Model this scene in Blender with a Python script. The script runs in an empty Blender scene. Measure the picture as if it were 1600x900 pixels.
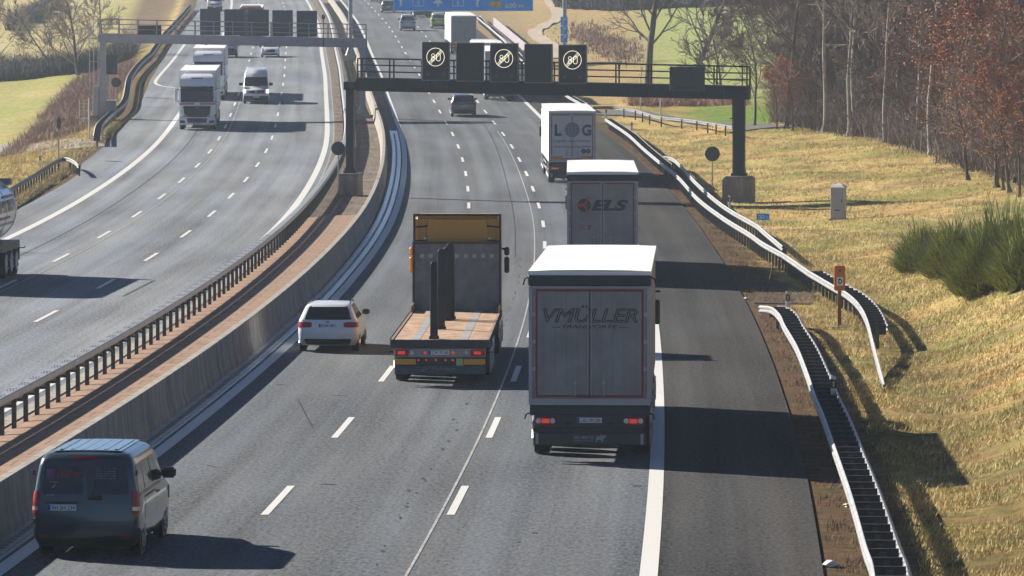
import bpy, bmesh, random, math
import numpy as np
from math import *
from mathutils import Vector, Matrix
S = bpy.context.scene
COL = S.collection
random.seed(7)

# ------------------------------------------------------------------ survey
# The camera and the road were surveyed from the photograph: the lane dashes are 6 m
# long and repeat every 18 m, so the road's line (CT) and its long profile (ZT) are known.
FPX, ZC = 7450., 9.6
PITCH = atan(450 / FPX)
CP, SP = cos(PITCH), sin(PITCH)
ZT = [(40,.68),(60,.42),(75,.23),(91,.03),(109,-.19),(127,-.365),(145,-.48),(163,-.56),(181,-.605),(199,-.62),(217,-.585),(235,-.52),(253,-.41),(271,-.255),(289,-.06),(307,.185),(325,.48),(343,.79),(361,1.165),(379,1.56),(397,1.95),(415,2.39),(433,2.85),(451,3.29),(487,4.18),(541,5.47),(595,6.76),(649,8.09),(685,9.03),(760,10.9),(900,14.2),(1400,26.)]
CT = [(40,-6.65),(55,-5.94),(73,-5.17),(91,-4.48),(109,-3.87),(127,-3.34),(150,-2.76),(175,-2.32),(199,-2.08),(217,-2.03),(235,-2.13),(253,-2.34),(271,-2.63),(289,-3.0),(307,-3.46),(325,-4.05),(343,-4.74),(361,-5.46),(379,-6.2),(397,-6.94),(415,-7.67),(433,-8.43),(451,-9.24),(487,-10.86),(541,-13.2),(595,-15.7),(649,-18.6),(685,-20.6),(760,-25.2),(900,-35),(1400,-75)]
def hermite(T):
    xs = [float(a[0]) for a in T]; ys = [float(a[1]) for a in T]; n = len(xs); m = [0.] * n
    for i in range(n):
        if i == 0: m[i] = (ys[1]-ys[0])/(xs[1]-xs[0])
        elif i == n-1: m[i] = (ys[-1]-ys[-2])/(xs[-1]-xs[-2])
        else:
            a, b = xs[i]-xs[i-1], xs[i+1]-xs[i]
            m[i] = ((ys[i]-ys[i-1])/a*b + (ys[i+1]-ys[i])/b*a)/(a+b)
    def F(x):
        if x <= xs[0]: return ys[0]+m[0]*(x-xs[0])
        if x >= xs[-1]: return ys[-1]+m[-1]*(x-xs[-1])
        lo, hi = 0, n-1
        while hi-lo > 1:
            k = (lo+hi)//2
            if xs[k] <= x: lo = k
            else: hi = k
        h = xs[lo+1]-xs[lo]; t = (x-xs[lo])/h
        return (2*t**3-3*t*t+1)*ys[lo]+(t**3-2*t*t+t)*h*m[lo]+(-2*t**3+3*t*t)*ys[lo+1]+(t**3-t*t)*h*m[lo+1]
    return F
def linear(T):
    def F(x):
        if x <= T[0][0]: return T[0][1]
        for (a, p), (b, q) in zip(T, T[1:]):
            if x <= b: return p+(q-p)*(x-a)/(b-a)
        return T[-1][1]
    return F
zr = hermite(ZT); cx = hermite(CT)
def slope(Y): return (cx(Y+2)-cx(Y-2))/4
def grade(Y): return (zr(Y+2)-zr(Y-2))/4
def sstep(a, b, x):
    t = min(1, max(0, (x-a)/(b-a))); return t*t*(3-2*t)
PE = linear([(60,9.95),(77,10.08),(98,10.29),(131,10.42),(208,10.45),(264,10.67),(300,10.6),(336,10.43),(400,10.3),(700,10.3)])      # right pavement edge
LPE = linear([(100,-21.9),(262,-21.9),(272,-22.0),(284,-22.75),(366,-23.0),(421,-24.0),(502,-24.5),(700,-24.7)])                      # left pavement edge
_bn = linear([(0,-.04),(1.0,-.06),(1.7,-.05),(2.4,-.14),(3.1,-.1),(3.8,.03),(5.5,.75),(8,1.8),(12,3.2),(20,5),(60,8)])
_bf = linear([(0,-.04),(1.5,-.1),(4,-.15),(8,.12),(16,.55),(28,1.25),(60,3),(300,6)])
_bl = linear([(0,-.04),(1.6,-.15),(3.5,-.7),(8,-2.2),(14,-3.0),(60,-3.6),(300,-3)])
_bm = linear([(0,-.04),(2,-.12),(6,-.2),(60,-.5),(300,-.5)])
def hump(X, Y): return .12*sin(X*.31+1.3*sin(Y*.07))*sin(Y*.11+.7)+.07*sin(X*.83+Y*.29)+.05*sin(Y*.53-X*.37)
def ground(X, Y):
    o = X-cx(Y)
    if o > PE(Y):
        r = o-PE(Y); w = sstep(205, 140, Y)
        sh = 1.3*sstep(95, 140, Y); e = w*_bn(r if r < 1 else max(1., r-sh))+(1-w)*_bf(r)
        e += hump(X, Y)*sstep(2.5, 7, r)
        e -= sstep(330, 352, Y)*sstep(420, 385, Y)*sstep(5, 9, r)*.6
        return zr(Y)+e
    if o < LPE(Y):
        l = LPE(Y)-o; w = sstep(285, 335, Y)*(1-sstep(620, 760, Y)*.8)
        return zr(Y)+w*_bl(l)+(1-w)*_bm(l)+hump(X, Y)*sstep(3, 8, l)
    return zr(Y)-.06
def at(px, py, h=0., zf=None):
    """world point where the sight line through a pixel of the 1600 x 900 photograph meets the ground (+h)"""
    u = (px-800)/FPX; v = (450-py)/FPX; d = (u, CP+v*SP, -SP+v*CP)
    zf = zf or ground
    Y = 45.
    while Y < 1300:
        t = Y/d[1]
        if ZC+d[2]*t <= zf(d[0]*t, Y)+h:
            a, b = Y-1.5, Y
            for _ in range(24):
                m = (a+b)/2; t = m/d[1]
                if ZC+d[2]*t <= zf(d[0]*t, m)+h: b = m
                else: a = m
            t = b/d[1]
            return Vector((d[0]*t, b, ZC+d[2]*t))
        Y += 1.5
    raise ValueError((px, py))
def onroad(px, py, h=0): return at(px, py, h, lambda X, Y: zr(Y))

# ------------------------------------------------------------------ scene graph helpers
def link(o, parent=None):
    COL.objects.link(o)
    if parent: o.parent = parent
    return o
def tag(o, label, cat, group=None, kind=None):
    if label: o['label'] = label
    if cat: o['category'] = cat
    if group: o['group'] = group
    if kind: o['kind'] = kind
    return o
def thing(name, label, cat, loc=(0,0,0), rot=(0,0,0), group=None):
    o = bpy.data.objects.new(name, None); link(o)
    o.empty_display_size = .3; o.location = loc; o.rotation_euler = rot
    return tag(o, label, cat, group)
def kids(o): return [c for c in bpy.data.objects if c.parent == o]
def dup(o, loc=None, rot=None, label=None, parent=None, scale=None):
    c = o.copy(); COL.objects.link(c)
    if parent: c.parent = parent
    if loc is not None: c.location = loc
    if rot is not None: c.rotation_euler = rot
    if scale is not None: c.scale = scale
    if label: c['label'] = label
    for k in o.children: dup(k, parent=c)
    return c

class MB:
    def __init__(s): s.v = []; s.f = []; s.uv = []
    def add(s, vs, fs):
        n = len(s.v); s.v += [tuple(p) for p in vs]; s.f += [tuple(i+n for i in f) for f in fs]
    def box(s, x0, x1, y0, y1, z0, z1):
        s.add([(x0,y0,z0),(x1,y0,z0),(x1,y1,z0),(x0,y1,z0),(x0,y0,z1),(x1,y0,z1),(x1,y1,z1),(x0,y1,z1)],
              [(0,3,2,1),(4,5,6,7),(0,1,5,4),(1,2,6,5),(2,3,7,6),(3,0,4,7)]); return s
    def cbox(s, c, sx, sy, sz, rz=0.):
        n = len(s.v); s.box(-sx/2, sx/2, -sy/2, sy/2, -sz/2, sz/2); a, b = cos(rz), sin(rz)
        for i in range(n, len(s.v)):
            x, y, z = s.v[i]; s.v[i] = (c[0]+x*a-y*b, c[1]+x*b+y*a, c[2]+z)
        return s
    def prism(s, poly, axis, a0, a1):
        n = len(poly)
        def P(p, a): return {'x': (a, p[0], p[1]), 'y': (p[0], a, p[1]), 'z': (p[0], p[1], a)}[axis]
        s.add([P(p, a0) for p in poly]+[P(p, a1) for p in poly],
              [tuple(range(n))[::-1], tuple(range(n, 2*n))]+[(i, (i+1) % n, n+(i+1) % n, n+i) for i in range(n)]); return s
    def tube(s, p0, p1, r0, r1=None, n=8, cap=True):
        r1 = r0 if r1 is None else r1
        p0, p1 = Vector(p0), Vector(p1); d = (p1-p0)
        if d.length < 1e-6: return s
        d.normalize(); a = d.orthogonal().normalized(); b = d.cross(a)
        vs = []
        for p, r in ((p0, r0), (p1, r1)):
            for k in range(n):
                t = 2*pi*k/n; vs.append(p+(a*cos(t)+b*sin(t))*r)
        fs = [(k, (k+1) % n, n+(k+1) % n, n+k) for k in range(n)]
        if cap: fs += [tuple(range(n))[::-1], tuple(range(n, 2*n))]
        s.add(vs, fs); return s
    def path(s, pts, r, n=6):
        for a, b in zip(pts, pts[1:]): s.tube(a, b, r, r, n)
        return s
    def grid(s, rows, close=False):
        m = len(rows[0]); vs = [p for r in rows for p in r]; fs = []
        for i in range(len(rows)-1):
            for j in range(m if close else m-1):
                k = (j+1) % m; fs.append((i*m+j, i*m+k, (i+1)*m+k, (i+1)*m+j))
        s.add(vs, fs); return s
    def sweep(s, pts, sec, up=None):
        """closed section [(lateral, z)] swept along pts"""
        rows = []
        for i, p in enumerate(pts):
            a = Vector(pts[max(0, i-1)]); b = Vector(pts[min(len(pts)-1, i+1)]); d = b-a; d.z = 0; d.normalize()
            r = Vector((d.y, -d.x, 0)); p = Vector(p)
            rows.append([p+r*l+Vector((0,0,z)) for l, z in sec])
        n = len(s.v); s.grid(rows, True); m = len(sec)
        s.f.append(tuple(n+k for k in range(m))); s.f.append(tuple(n+(len(rows)-1)*m+k for k in range(m))[::-1]); return s
    def lathe(s, prof, c, axis='x', n=24):
        """profile [(along, radius)] turned about an axis through c"""
        rows = []
        for a, r in prof:
            row = []
            for k in range(n):
                t = 2*pi*k/n; u, w = r*cos(t), r*sin(t)
                row.append({'x': (c[0]+a, c[1]+u, c[2]+w), 'y': (c[0]+u, c[1]+a, c[2]+w), 'z': (c[0]+u, c[1]+w, c[2]+a)}[axis])
            rows.append(row)
        n0 = len(s.v); s.grid(rows, True)
        s.f.append(tuple(n0+k for k in range(n))); s.f.append(tuple(n0+(len(rows)-1)*n+k for k in range(n))[::-1]); return s
    def strip(s, o0, o1, Y0, Y1, dz, step=3., zf=None):
        """sheet along the road between two offsets, with (offset, Y) as its UVs"""
        n = max(1, int(ceil((Y1-Y0)/step))); rows = []
        f0 = o0 if callable(o0) else (lambda Y: o0); f1 = o1 if callable(o1) else (lambda Y: o1)
        w = abs(f1(Y0)-f0(Y0)); m = max(1, int(w/3))
        for i in range(n+1):
            Y = Y0+(Y1-Y0)*i/n; r = []
            for j in range(m+1):
                o = f0(Y)+(f1(Y)-f0(Y))*j/m; r.append((cx(Y)+o, Y, zr(Y)+dz)); s.uv.append((o, Y))
            rows.append(r)
        s.grid(rows); return s
    def build(s, name, mat, parent=None, smooth=False, bevel=0, seg=1, recalc=True, vcol=None, loc=None):
        me = bpy.data.meshes.new(name); me.from_pydata(s.v, [], s.f)
        if s.uv and len(s.uv) == len(s.v):
            ul = me.uv_layers.new(name='UVMap')
            idx = np.empty(len(me.loops), dtype=np.int32); me.loops.foreach_get('vertex_index', idx)
            ul.data.foreach_set('uv', np.array(s.uv, dtype=np.float32)[idx].ravel())
        if vcol is not None:
            ca = me.color_attributes.new('Col', 'FLOAT_COLOR', 'POINT'); ca.data.foreach_set('color', np.array(vcol, dtype=np.float32).ravel())
        if recalc and len(s.f) < 60000 or bevel:
            bm = bmesh.new(); bm.from_mesh(me)
            if recalc: bmesh.ops.recalc_face_normals(bm, faces=bm.faces)
            if bevel:
                ed = [e for e in bm.edges if len(e.link_faces) == 2 and e.calc_face_angle(0) > .6]
                bmesh.ops.bevel(bm, geom=ed, offset=bevel, segments=seg, affect='EDGES', clamp_overlap=True)
            bm.to_mesh(me); bm.free()
        if smooth:
            me.polygons.foreach_set('use_smooth', [True]*len(me.polygons))
            try: me.set_sharp_from_angle(angle=radians(smooth if smooth > 1 else 38))
            except Exception: pass
        if mat: me.materials.append(mat)
        o = bpy.data.objects.new(name, me); link(o, parent)
        if loc is not None: o.location = loc
        return o
def B(*a): return MB().box(*a)

# ------------------------------------------------------------------ materials
MATS = {}
def M(name, c, rough=.6, metal=0., var=.12, scale=6., bump=0., emit=0., coat=0., spec=.5, c2=None):
    if name in MATS: return MATS[name]
    m = bpy.data.materials.new(name); m.use_nodes = True; nt = m.node_tree; b = nt.nodes['Principled BSDF']
    b.inputs['Roughness'].default_value = rough; b.inputs['Metallic'].default_value = metal
    b.inputs['Coat Weight'].default_value = coat; b.inputs['Coat Roughness'].default_value = .06
    b.inputs['Specular IOR Level'].default_value = spec
    tc = nt.nodes.new('ShaderNodeTexCoord'); nz = nt.nodes.new('ShaderNodeTexNoise')
    nz.inputs['Scale'].default_value = scale; nz.inputs['Detail'].default_value = 6; nz.inputs['Roughness'].default_value = .65
    nt.links.new(tc.outputs['Object'], nz.inputs['Vector'])
    rp = nt.nodes.new('ShaderNodeValToRGB'); rp.color_ramp.elements[0].position = .3; rp.color_ramp.elements[1].position = .7
    lo = [x*(1-var) for x in c]; hi = [min(1, x*(1+var)) for x in (c2 or c)]
    rp.color_ramp.elements[0].color = (*lo, 1); rp.color_ramp.elements[1].color = (*hi, 1)
    nt.links.new(nz.outputs['Fac'], rp.inputs['Fac']); nt.links.new(rp.outputs['Color'], b.inputs['Base Color'])
    if bump:
        bp = nt.nodes.new('ShaderNodeBump'); bp.inputs['Strength'].default_value = bump; bp.inputs['Distance'].default_value = .02
        nt.links.new(nz.outputs['Fac'], bp.inputs['Height']); nt.links.new(bp.outputs['Normal'], b.inputs['Normal'])
    if emit:
        b.inputs['Emission Color'].default_value = (*c, 1); b.inputs['Emission Strength'].default_value = emit
    MATS[name] = m; return m
def nodes(m):
    nt = m.node_tree
    return nt, nt.nodes, nt.links, nt.nodes['Principled BSDF']
def asphalt(name, c, lanes, spec=.5, rough=.9, sheen=.0):
    """asphalt with fine aggregate, wheel tracks that follow the lanes, faint oil lines and sealed patches"""
    m = bpy.data.materials.new(name); m.use_nodes = True; nt, N, L, b = nodes(m)
    uv = N.new('ShaderNodeUVMap'); uv.uv_map = 'UVMap'
    sep = N.new('ShaderNodeSeparateXYZ'); L.new(uv.outputs['UV'], sep.inputs[0])
    tc = N.new('ShaderNodeTexCoord')
    mpf = N.new('ShaderNodeMapping'); mpf.inputs['Scale'].default_value = (13, 3.6, 1); L.new(uv.outputs['UV'], mpf.inputs['Vector'])
    fine = N.new('ShaderNodeTexNoise'); fine.inputs['Scale'].default_value = 1; fine.inputs['Detail'].default_value = 4; fine.inputs['Roughness'].default_value = .75
    L.new(mpf.outputs[0], fine.inputs['Vector'])
    spk = N.new('ShaderNodeTexVoronoi'); spk.inputs['Scale'].default_value = 14; L.new(tc.outputs['Object'], spk.inputs['Vector'])
    mp = N.new('ShaderNodeMapping'); mp.inputs['Scale'].default_value = (1.6, .012, 1); L.new(uv.outputs['UV'], mp.inputs['Vector'])
    st = N.new('ShaderNodeTexNoise'); st.inputs['Scale'].default_value = 1.; st.inputs['Detail'].default_value = 5; st.inputs['Roughness'].default_value = .6; L.new(mp.outputs[0], st.inputs['Vector'])
    mp2 = N.new('ShaderNodeMapping'); mp2.inputs['Scale'].default_value = (.35, .05, 1); L.new(uv.outputs['UV'], mp2.inputs['Vector'])
    big = N.new('ShaderNodeTexNoise'); big.inputs['Scale'].default_value = 1.; big.inputs['Detail'].default_value = 3; L.new(mp2.outputs[0], big.inputs['Vector'])
    def math_(op, a, bb):
        n = N.new('ShaderNodeMath'); n.operation = op
        for i, x in enumerate((a, bb)):
            if x is None: continue
            if isinstance(x, (int, float)): n.inputs[i].default_value = x
            else: L.new(x, n.inputs[i])
        return n.outputs[0]
    w = lanes[1]
    ph = math_('MULTIPLY', math_('SUBTRACT', sep.outputs[0], lanes[0]), 4*pi/w)
    trk = math_('MULTIPLY', math_('COSINE', ph, None), -.085)
    v = math_('ADD', math_('MULTIPLY', math_('SUBTRACT', st.outputs['Fac'], .5), 1.25), math_('MULTIPLY', math_('SUBTRACT', big.outputs['Fac'], .5), 1.2))
    v = math_('ADD', v, math_('MULTIPLY', math_('SUBTRACT', fine.outputs['Fac'], .5), 3.1))
    v = math_('ADD', v, math_('MULTIPLY', math_('SUBTRACT', spk.outputs['Distance'], .45), .35))
    v = math_('ADD', math_('ADD', v, trk), 1.)
    v = math_('MAXIMUM', v, .25)
    mp3 = N.new('ShaderNodeMapping'); mp3.inputs['Scale'].default_value = (.55, .02, 1); mp3.inputs['Location'].default_value = (7, 3, 0); L.new(uv.outputs['UV'], mp3.inputs['Vector'])
    tn = N.new('ShaderNodeTexNoise'); tn.inputs['Scale'].default_value = 1.; tn.inputs['Detail'].default_value = 4; L.new(mp3.outputs[0], tn.inputs['Vector'])
    tr = N.new('ShaderNodeValToRGB'); e = tr.color_ramp.elements; e[0].position = .38; e[0].color = (c[0]*1.02, c[1]*.99, c[2]*.95, 1); e[1].position = .62; e[1].color = (c[0]*.95, c[1]*1.0, c[2]*1.07, 1); L.new(tn.outputs['Fac'], tr.inputs['Fac'])
    L.new(math_('MULTIPLY', v, spec), b.inputs['Specular IOR Level'])
    mx = N.new('ShaderNodeVectorMath'); mx.operation = 'SCALE'; L.new(tr.outputs['Color'], mx.inputs[0]); L.new(v, mx.inputs['Scale'])
    L.new(mx.outputs[0], b.inputs['Base Color'])
    b.inputs['Roughness'].default_value = rough; b.inputs['Specular IOR Level'].default_value = spec
    b.inputs['Sheen Weight'].default_value = sheen; b.inputs['Sheen Roughness'].default_value = .45; b.inputs['Sheen Tint'].default_value = (.9,.95,1.,1)
    bp = N.new('ShaderNodeBump'); bp.inputs['Strength'].default_value = .55; bp.inputs['Distance'].default_value = .012
    L.new(fine.outputs['Fac'], bp.inputs['Height']); L.new(bp.outputs['Normal'], b.inputs['Normal'])
    return m
def paint(name, c=(.62,.62,.6), wear=.28):
    m = bpy.data.materials.new(name); m.use_nodes = True; nt, N, L, b = nodes(m)
    tc = N.new('ShaderNodeTexCoord'); n1 = N.new('ShaderNodeTexNoise'); n1.inputs['Scale'].default_value = 5; n1.inputs['Detail'].default_value = 8; n1.inputs['Roughness'].default_value = .75
    L.new(tc.outputs['Object'], n1.inputs['Vector'])
    rp = N.new('ShaderNodeValToRGB'); e = rp.color_ramp.elements
    e[0].position = wear; e[0].color = (.2,.2,.2,1); e[1].position = wear+.12; e[1].color = (*c, 1)
    L.new(n1.outputs['Fac'], rp.inputs['Fac']); L.new(rp.outputs['Color'], b.inputs['Base Color']); b.inputs['Roughness'].default_value = .55
    return m
def ground_mat():
    m = bpy.data.materials.new('ground_cover'); m.use_nodes = True; nt, N, L, b = nodes(m)
    at_ = N.new('ShaderNodeVertexColor'); at_.layer_name = 'Col'
    tc = N.new('ShaderNodeTexCoord')
    def noise(sc, det=6, rough=.65):
        n = N.new('ShaderNodeTexNoise'); n.inputs['Scale'].default_value = sc; n.inputs['Detail'].default_value = det; n.inputs['Roughness'].default_value = rough
        L.new(tc.outputs['Object'], n.inputs['Vector']); return n
    n1, n2, n3 = noise(2.2, 8, .75), noise(.35, 5), noise(9, 5, .7)
    r1 = N.new('ShaderNodeValToRGB'); e = r1.color_ramp.elements; e[0].position = .3; e[0].color = (.45,.42,.36,1); e[1].position = .68; e[1].color = (1.4,1.42,1.35,1)
    L.new(n1.outputs['Fac'], r1.inputs['Fac'])
    m1 = N.new('ShaderNodeMix'); m1.data_type = 'RGBA'; m1.blend_type = 'MULTIPLY'; m1.inputs['Factor'].default_value = 1
    L.new(at_.outputs['Color'], m1.inputs['A']); L.new(r1.outputs['Color'], m1.inputs['B'])
    r2 = N.new('ShaderNodeValToRGB'); e = r2.color_ramp.elements; e[0].position = .35; e[0].color = (.8,1.0,.75,1); e[1].position = .62; e[1].color = (1.15,1.0,.95,1)
    L.new(n2.outputs['Fac'], r2.inputs['Fac'])
    m2 = N.new('ShaderNodeMix'); m2.data_type = 'RGBA'; m2.blend_type = 'MULTIPLY'; m2.inputs['Factor'].default_value = 1
    L.new(m1.outputs['Result'], m2.inputs['A']); L.new(r2.outputs['Color'], m2.inputs['B'])
    L.new(m2.outputs['Result'], b.inputs['Base Color']); b.inputs['Roughness'].default_value = .9; b.inputs['Specular IOR Level'].default_value = .1
    bp = N.new('ShaderNodeBump'); bp.inputs['Strength'].default_value = 1.; bp.inputs['Distance'].default_value = .12
    ad = N.new('ShaderNodeMath'); ad.operation = 'ADD'; L.new(n1.outputs['Fac'], ad.inputs[0]); L.new(n3.outputs['Fac'], ad.inputs[1])
    L.new(ad.outputs[0], bp.inputs['Height']); L.new(bp.outputs['Normal'], b.inputs['Normal'])
    return m
def slab_mat():
    """median paving: rows of brown concrete slabs with open joints"""
    m = bpy.data.materials.new('median_paving'); m.use_nodes = True; nt, N, L, b = nodes(m)
    uv = N.new('ShaderNodeUVMap'); uv.uv_map = 'UVMap'; tc = N.new('ShaderNodeTexCoord')
    br = N.new('ShaderNodeTexBrick'); br.offset = .5; br.inputs['Scale'].default_value = 1; br.inputs['Brick Width'].default_value = 1.0; br.inputs['Row Height'].default_value = 1.33; br.inputs['Mortar Size'].default_value = .02
    br.inputs['Color1'].default_value = (.27,.165,.105,1); br.inputs['Color2'].default_value = (.235,.145,.095,1); br.inputs['Mortar'].default_value = (.09,.06,.045,1)
    L.new(uv.outputs['UV'], br.inputs['Vector'])
    nz = N.new('ShaderNodeTexNoise'); nz.inputs['Scale'].default_value = 2.; nz.inputs['Detail'].default_value = 8; nz.inputs['Roughness'].default_value = .75; L.new(tc.outputs['Object'], nz.inputs['Vector'])
    rp = N.new('ShaderNodeValToRGB'); e = rp.color_ramp.elements; e[0].position = .28; e[0].color = (.55,.5,.47,1); e[1].position = .6; e[1].color = (1.1,1.1,1.1,1); L.new(nz.outputs['Fac'], rp.inputs['Fac'])
    mx = N.new('ShaderNodeMix'); mx.data_type = 'RGBA'; mx.blend_type = 'MULTIPLY'; mx.inputs['Factor'].default_value = 1
    L.new(br.outputs['Color'], mx.inputs['A']); L.new(rp.outputs['Color'], mx.inputs['B']); L.new(mx.outputs['Result'], b.inputs['Base Color']); b.inputs['Roughness'].default_value = .85
    return m
def concrete_mat(name, c, stain=(.12,.115,.11)):
    """cast concrete with rain streaks and mottling"""
    m = bpy.data.materials.new(name); m.use_nodes = True; nt, N, L, b = nodes(m)
    tc = N.new('ShaderNodeTexCoord'); mp = N.new('ShaderNodeMapping'); mp.inputs['Scale'].default_value = (1.5,1.5,.25); L.new(tc.outputs['Object'], mp.inputs['Vector'])
    n1 = N.new('ShaderNodeTexNoise'); n1.inputs['Scale'].default_value = 1.6; n1.inputs['Detail'].default_value = 8; n1.inputs['Roughness'].default_value = .7; L.new(mp.outputs[0], n1.inputs['Vector'])
    rp = N.new('ShaderNodeValToRGB'); e = rp.color_ramp.elements; e[0].position = .3; e[0].color = (*stain, 1); e[1].position = .58; e[1].color = (*c, 1)
    L.new(n1.outputs['Fac'], rp.inputs['Fac']); L.new(rp.outputs['Color'], b.inputs['Base Color']); b.inputs['Roughness'].default_value = .85
    n2 = N.new('ShaderNodeTexNoise'); n2.inputs['Scale'].default_value = 14; n2.inputs['Detail'].default_value = 6; L.new(tc.outputs['Object'], n2.inputs['Vector'])
    bp = N.new('ShaderNodeBump'); bp.inputs['Strength'].default_value = .4; bp.inputs['Distance'].default_value = .02; L.new(n2.outputs['Fac'], bp.inputs['Height']); L.new(bp.outputs['Normal'], b.inputs['Normal'])
    return m

WHITE = M('white_paint', (.78,.79,.8), .4, var=.03, coat=.3)
WHITEDIRT = M('dirty_white_panel', (.66,.67,.69), .5, var=.1, scale=1.5)
BLACK = M('black_plastic', (.018,.019,.021), .5, var=.2)
DARK = M('dark_steel', (.035,.04,.045), .5, metal=.2, var=.2)
RUBBER = M('tyre_rubber', (.016,.016,.017), .8, var=.2, scale=12)
RIM = M('wheel_rim', (.42,.43,.45), .35, metal=.8, var=.15)
GLASS = M('dark_car_glass', (.012,.016,.02), .08, var=.1, spec=.8)
GALV = M('galvanised_steel', (.34,.35,.36), .48, metal=.5, var=.28, scale=3.)
GALVD = M('weathered_galvanised_steel', (.23,.24,.25), .55, metal=.5, var=.25, scale=3)
POSTM = M('guardrail_post_steel', (.07,.075,.08), .6, metal=.4, var=.2, scale=4)
RED = M('red_lens', (.35,.012,.012), .25, var=.1)
REDLIT = M('lit_tail_lamp', (1.,.06,.04), .3, emit=.15)
AMBER = M('amber_lens', (.7,.25,.02), .3, var=.1)
LAMP = M('clear_lamp_glass', (.6,.62,.65), .15, metal=.4, var=.1)
LAMPLIT = M('lit_headlamp', (1.,.92,.78), .3, emit=1.3)
PLATE = M('plate_white', (.72,.73,.75), .5, var=.03)
EUBLUE = M('plate_blue', (.02,.06,.35), .5, var=.05)
INK = M('black_ink', (.012,.012,.014), .6, var=.05)

# ------------------------------------------------------------------ lettering
def text(body, name, mat, parent, x, y, z, height, width=None, face='-y', shear=0., bold=0., outline=0., align='CENTER', depth=.004):
    """letters as a mesh; they face the local direction given"""
    cu = bpy.data.curves.new('lettering', 'FONT'); cu.body = body; cu.size = 1.; cu.shear = shear; cu.offset = bold; cu.align_x = 'LEFT'; cu.resolution_u = 4
    if outline: cu.fill_mode = 'NONE'; cu.bevel_depth = outline; cu.bevel_resolution = 0
    else: cu.extrude = .002
    tmp = bpy.data.objects.new('tmp', cu); COL.objects.link(tmp)
    dg = bpy.context.evaluated_depsgraph_get(); me = bpy.data.meshes.new_from_object(tmp.evaluated_get(dg)); me.name = name
    bpy.data.objects.remove(tmp); bpy.data.curves.remove(cu)
    n = len(me.vertices); co = np.empty(n*3, dtype=np.float32); me.vertices.foreach_get('co', co); co = co.reshape(-1, 3)
    lo, hi = co.min(0), co.max(0); k = height/(hi[1]-lo[1]); kx = (width/(hi[0]-lo[0])) if width else k
    px = (co[:,0]-lo[0])*kx; pz = (co[:,1]-lo[1])*k; th = co[:,2]; th = (th-th.min())/(max(1e-6, th.max()-th.min()))*depth
    W = (hi[0]-lo[0])*kx; px -= {'CENTER': W/2, 'LEFT': 0, 'RIGHT': W}[align]
    out = np.empty_like(co)
    if face == '-y': out[:,0] = x+px; out[:,1] = y-th; out[:,2] = z+pz
    elif face == '+y': out[:,0] = x-px; out[:,1] = y+th; out[:,2] = z+pz
    elif face == '+x': out[:,0] = x+th; out[:,1] = y+px; out[:,2] = z+pz
    me.vertices.foreach_set('co', out.ravel()); me.update(); me.materials.clear(); me.materials.append(mat)
    o = bpy.data.objects.new(name, me); link(o, parent); return o
def ring2d(cxx, cz, r0, r1, a0=0., a1=2*pi, n=36):
    """flat ring sector in the xz plane as a list of quads"""
    out = []
    for k in range(n):
        a, b = a0+(a1-a0)*k/n, a0+(a1-a0)*(k+1)/n
        out.append([(cxx+r0*cos(a), cz+r0*sin(a)), (cxx+r1*cos(a), cz+r1*sin(a)), (cxx+r1*cos(b), cz+r1*sin(b)), (cxx+r0*cos(b), cz+r0*sin(b))])
    return out
def flat(mb, polys, y, th=.004):
    for q in polys: mb.prism(q, 'y', y-th, y)
    return mb
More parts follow.
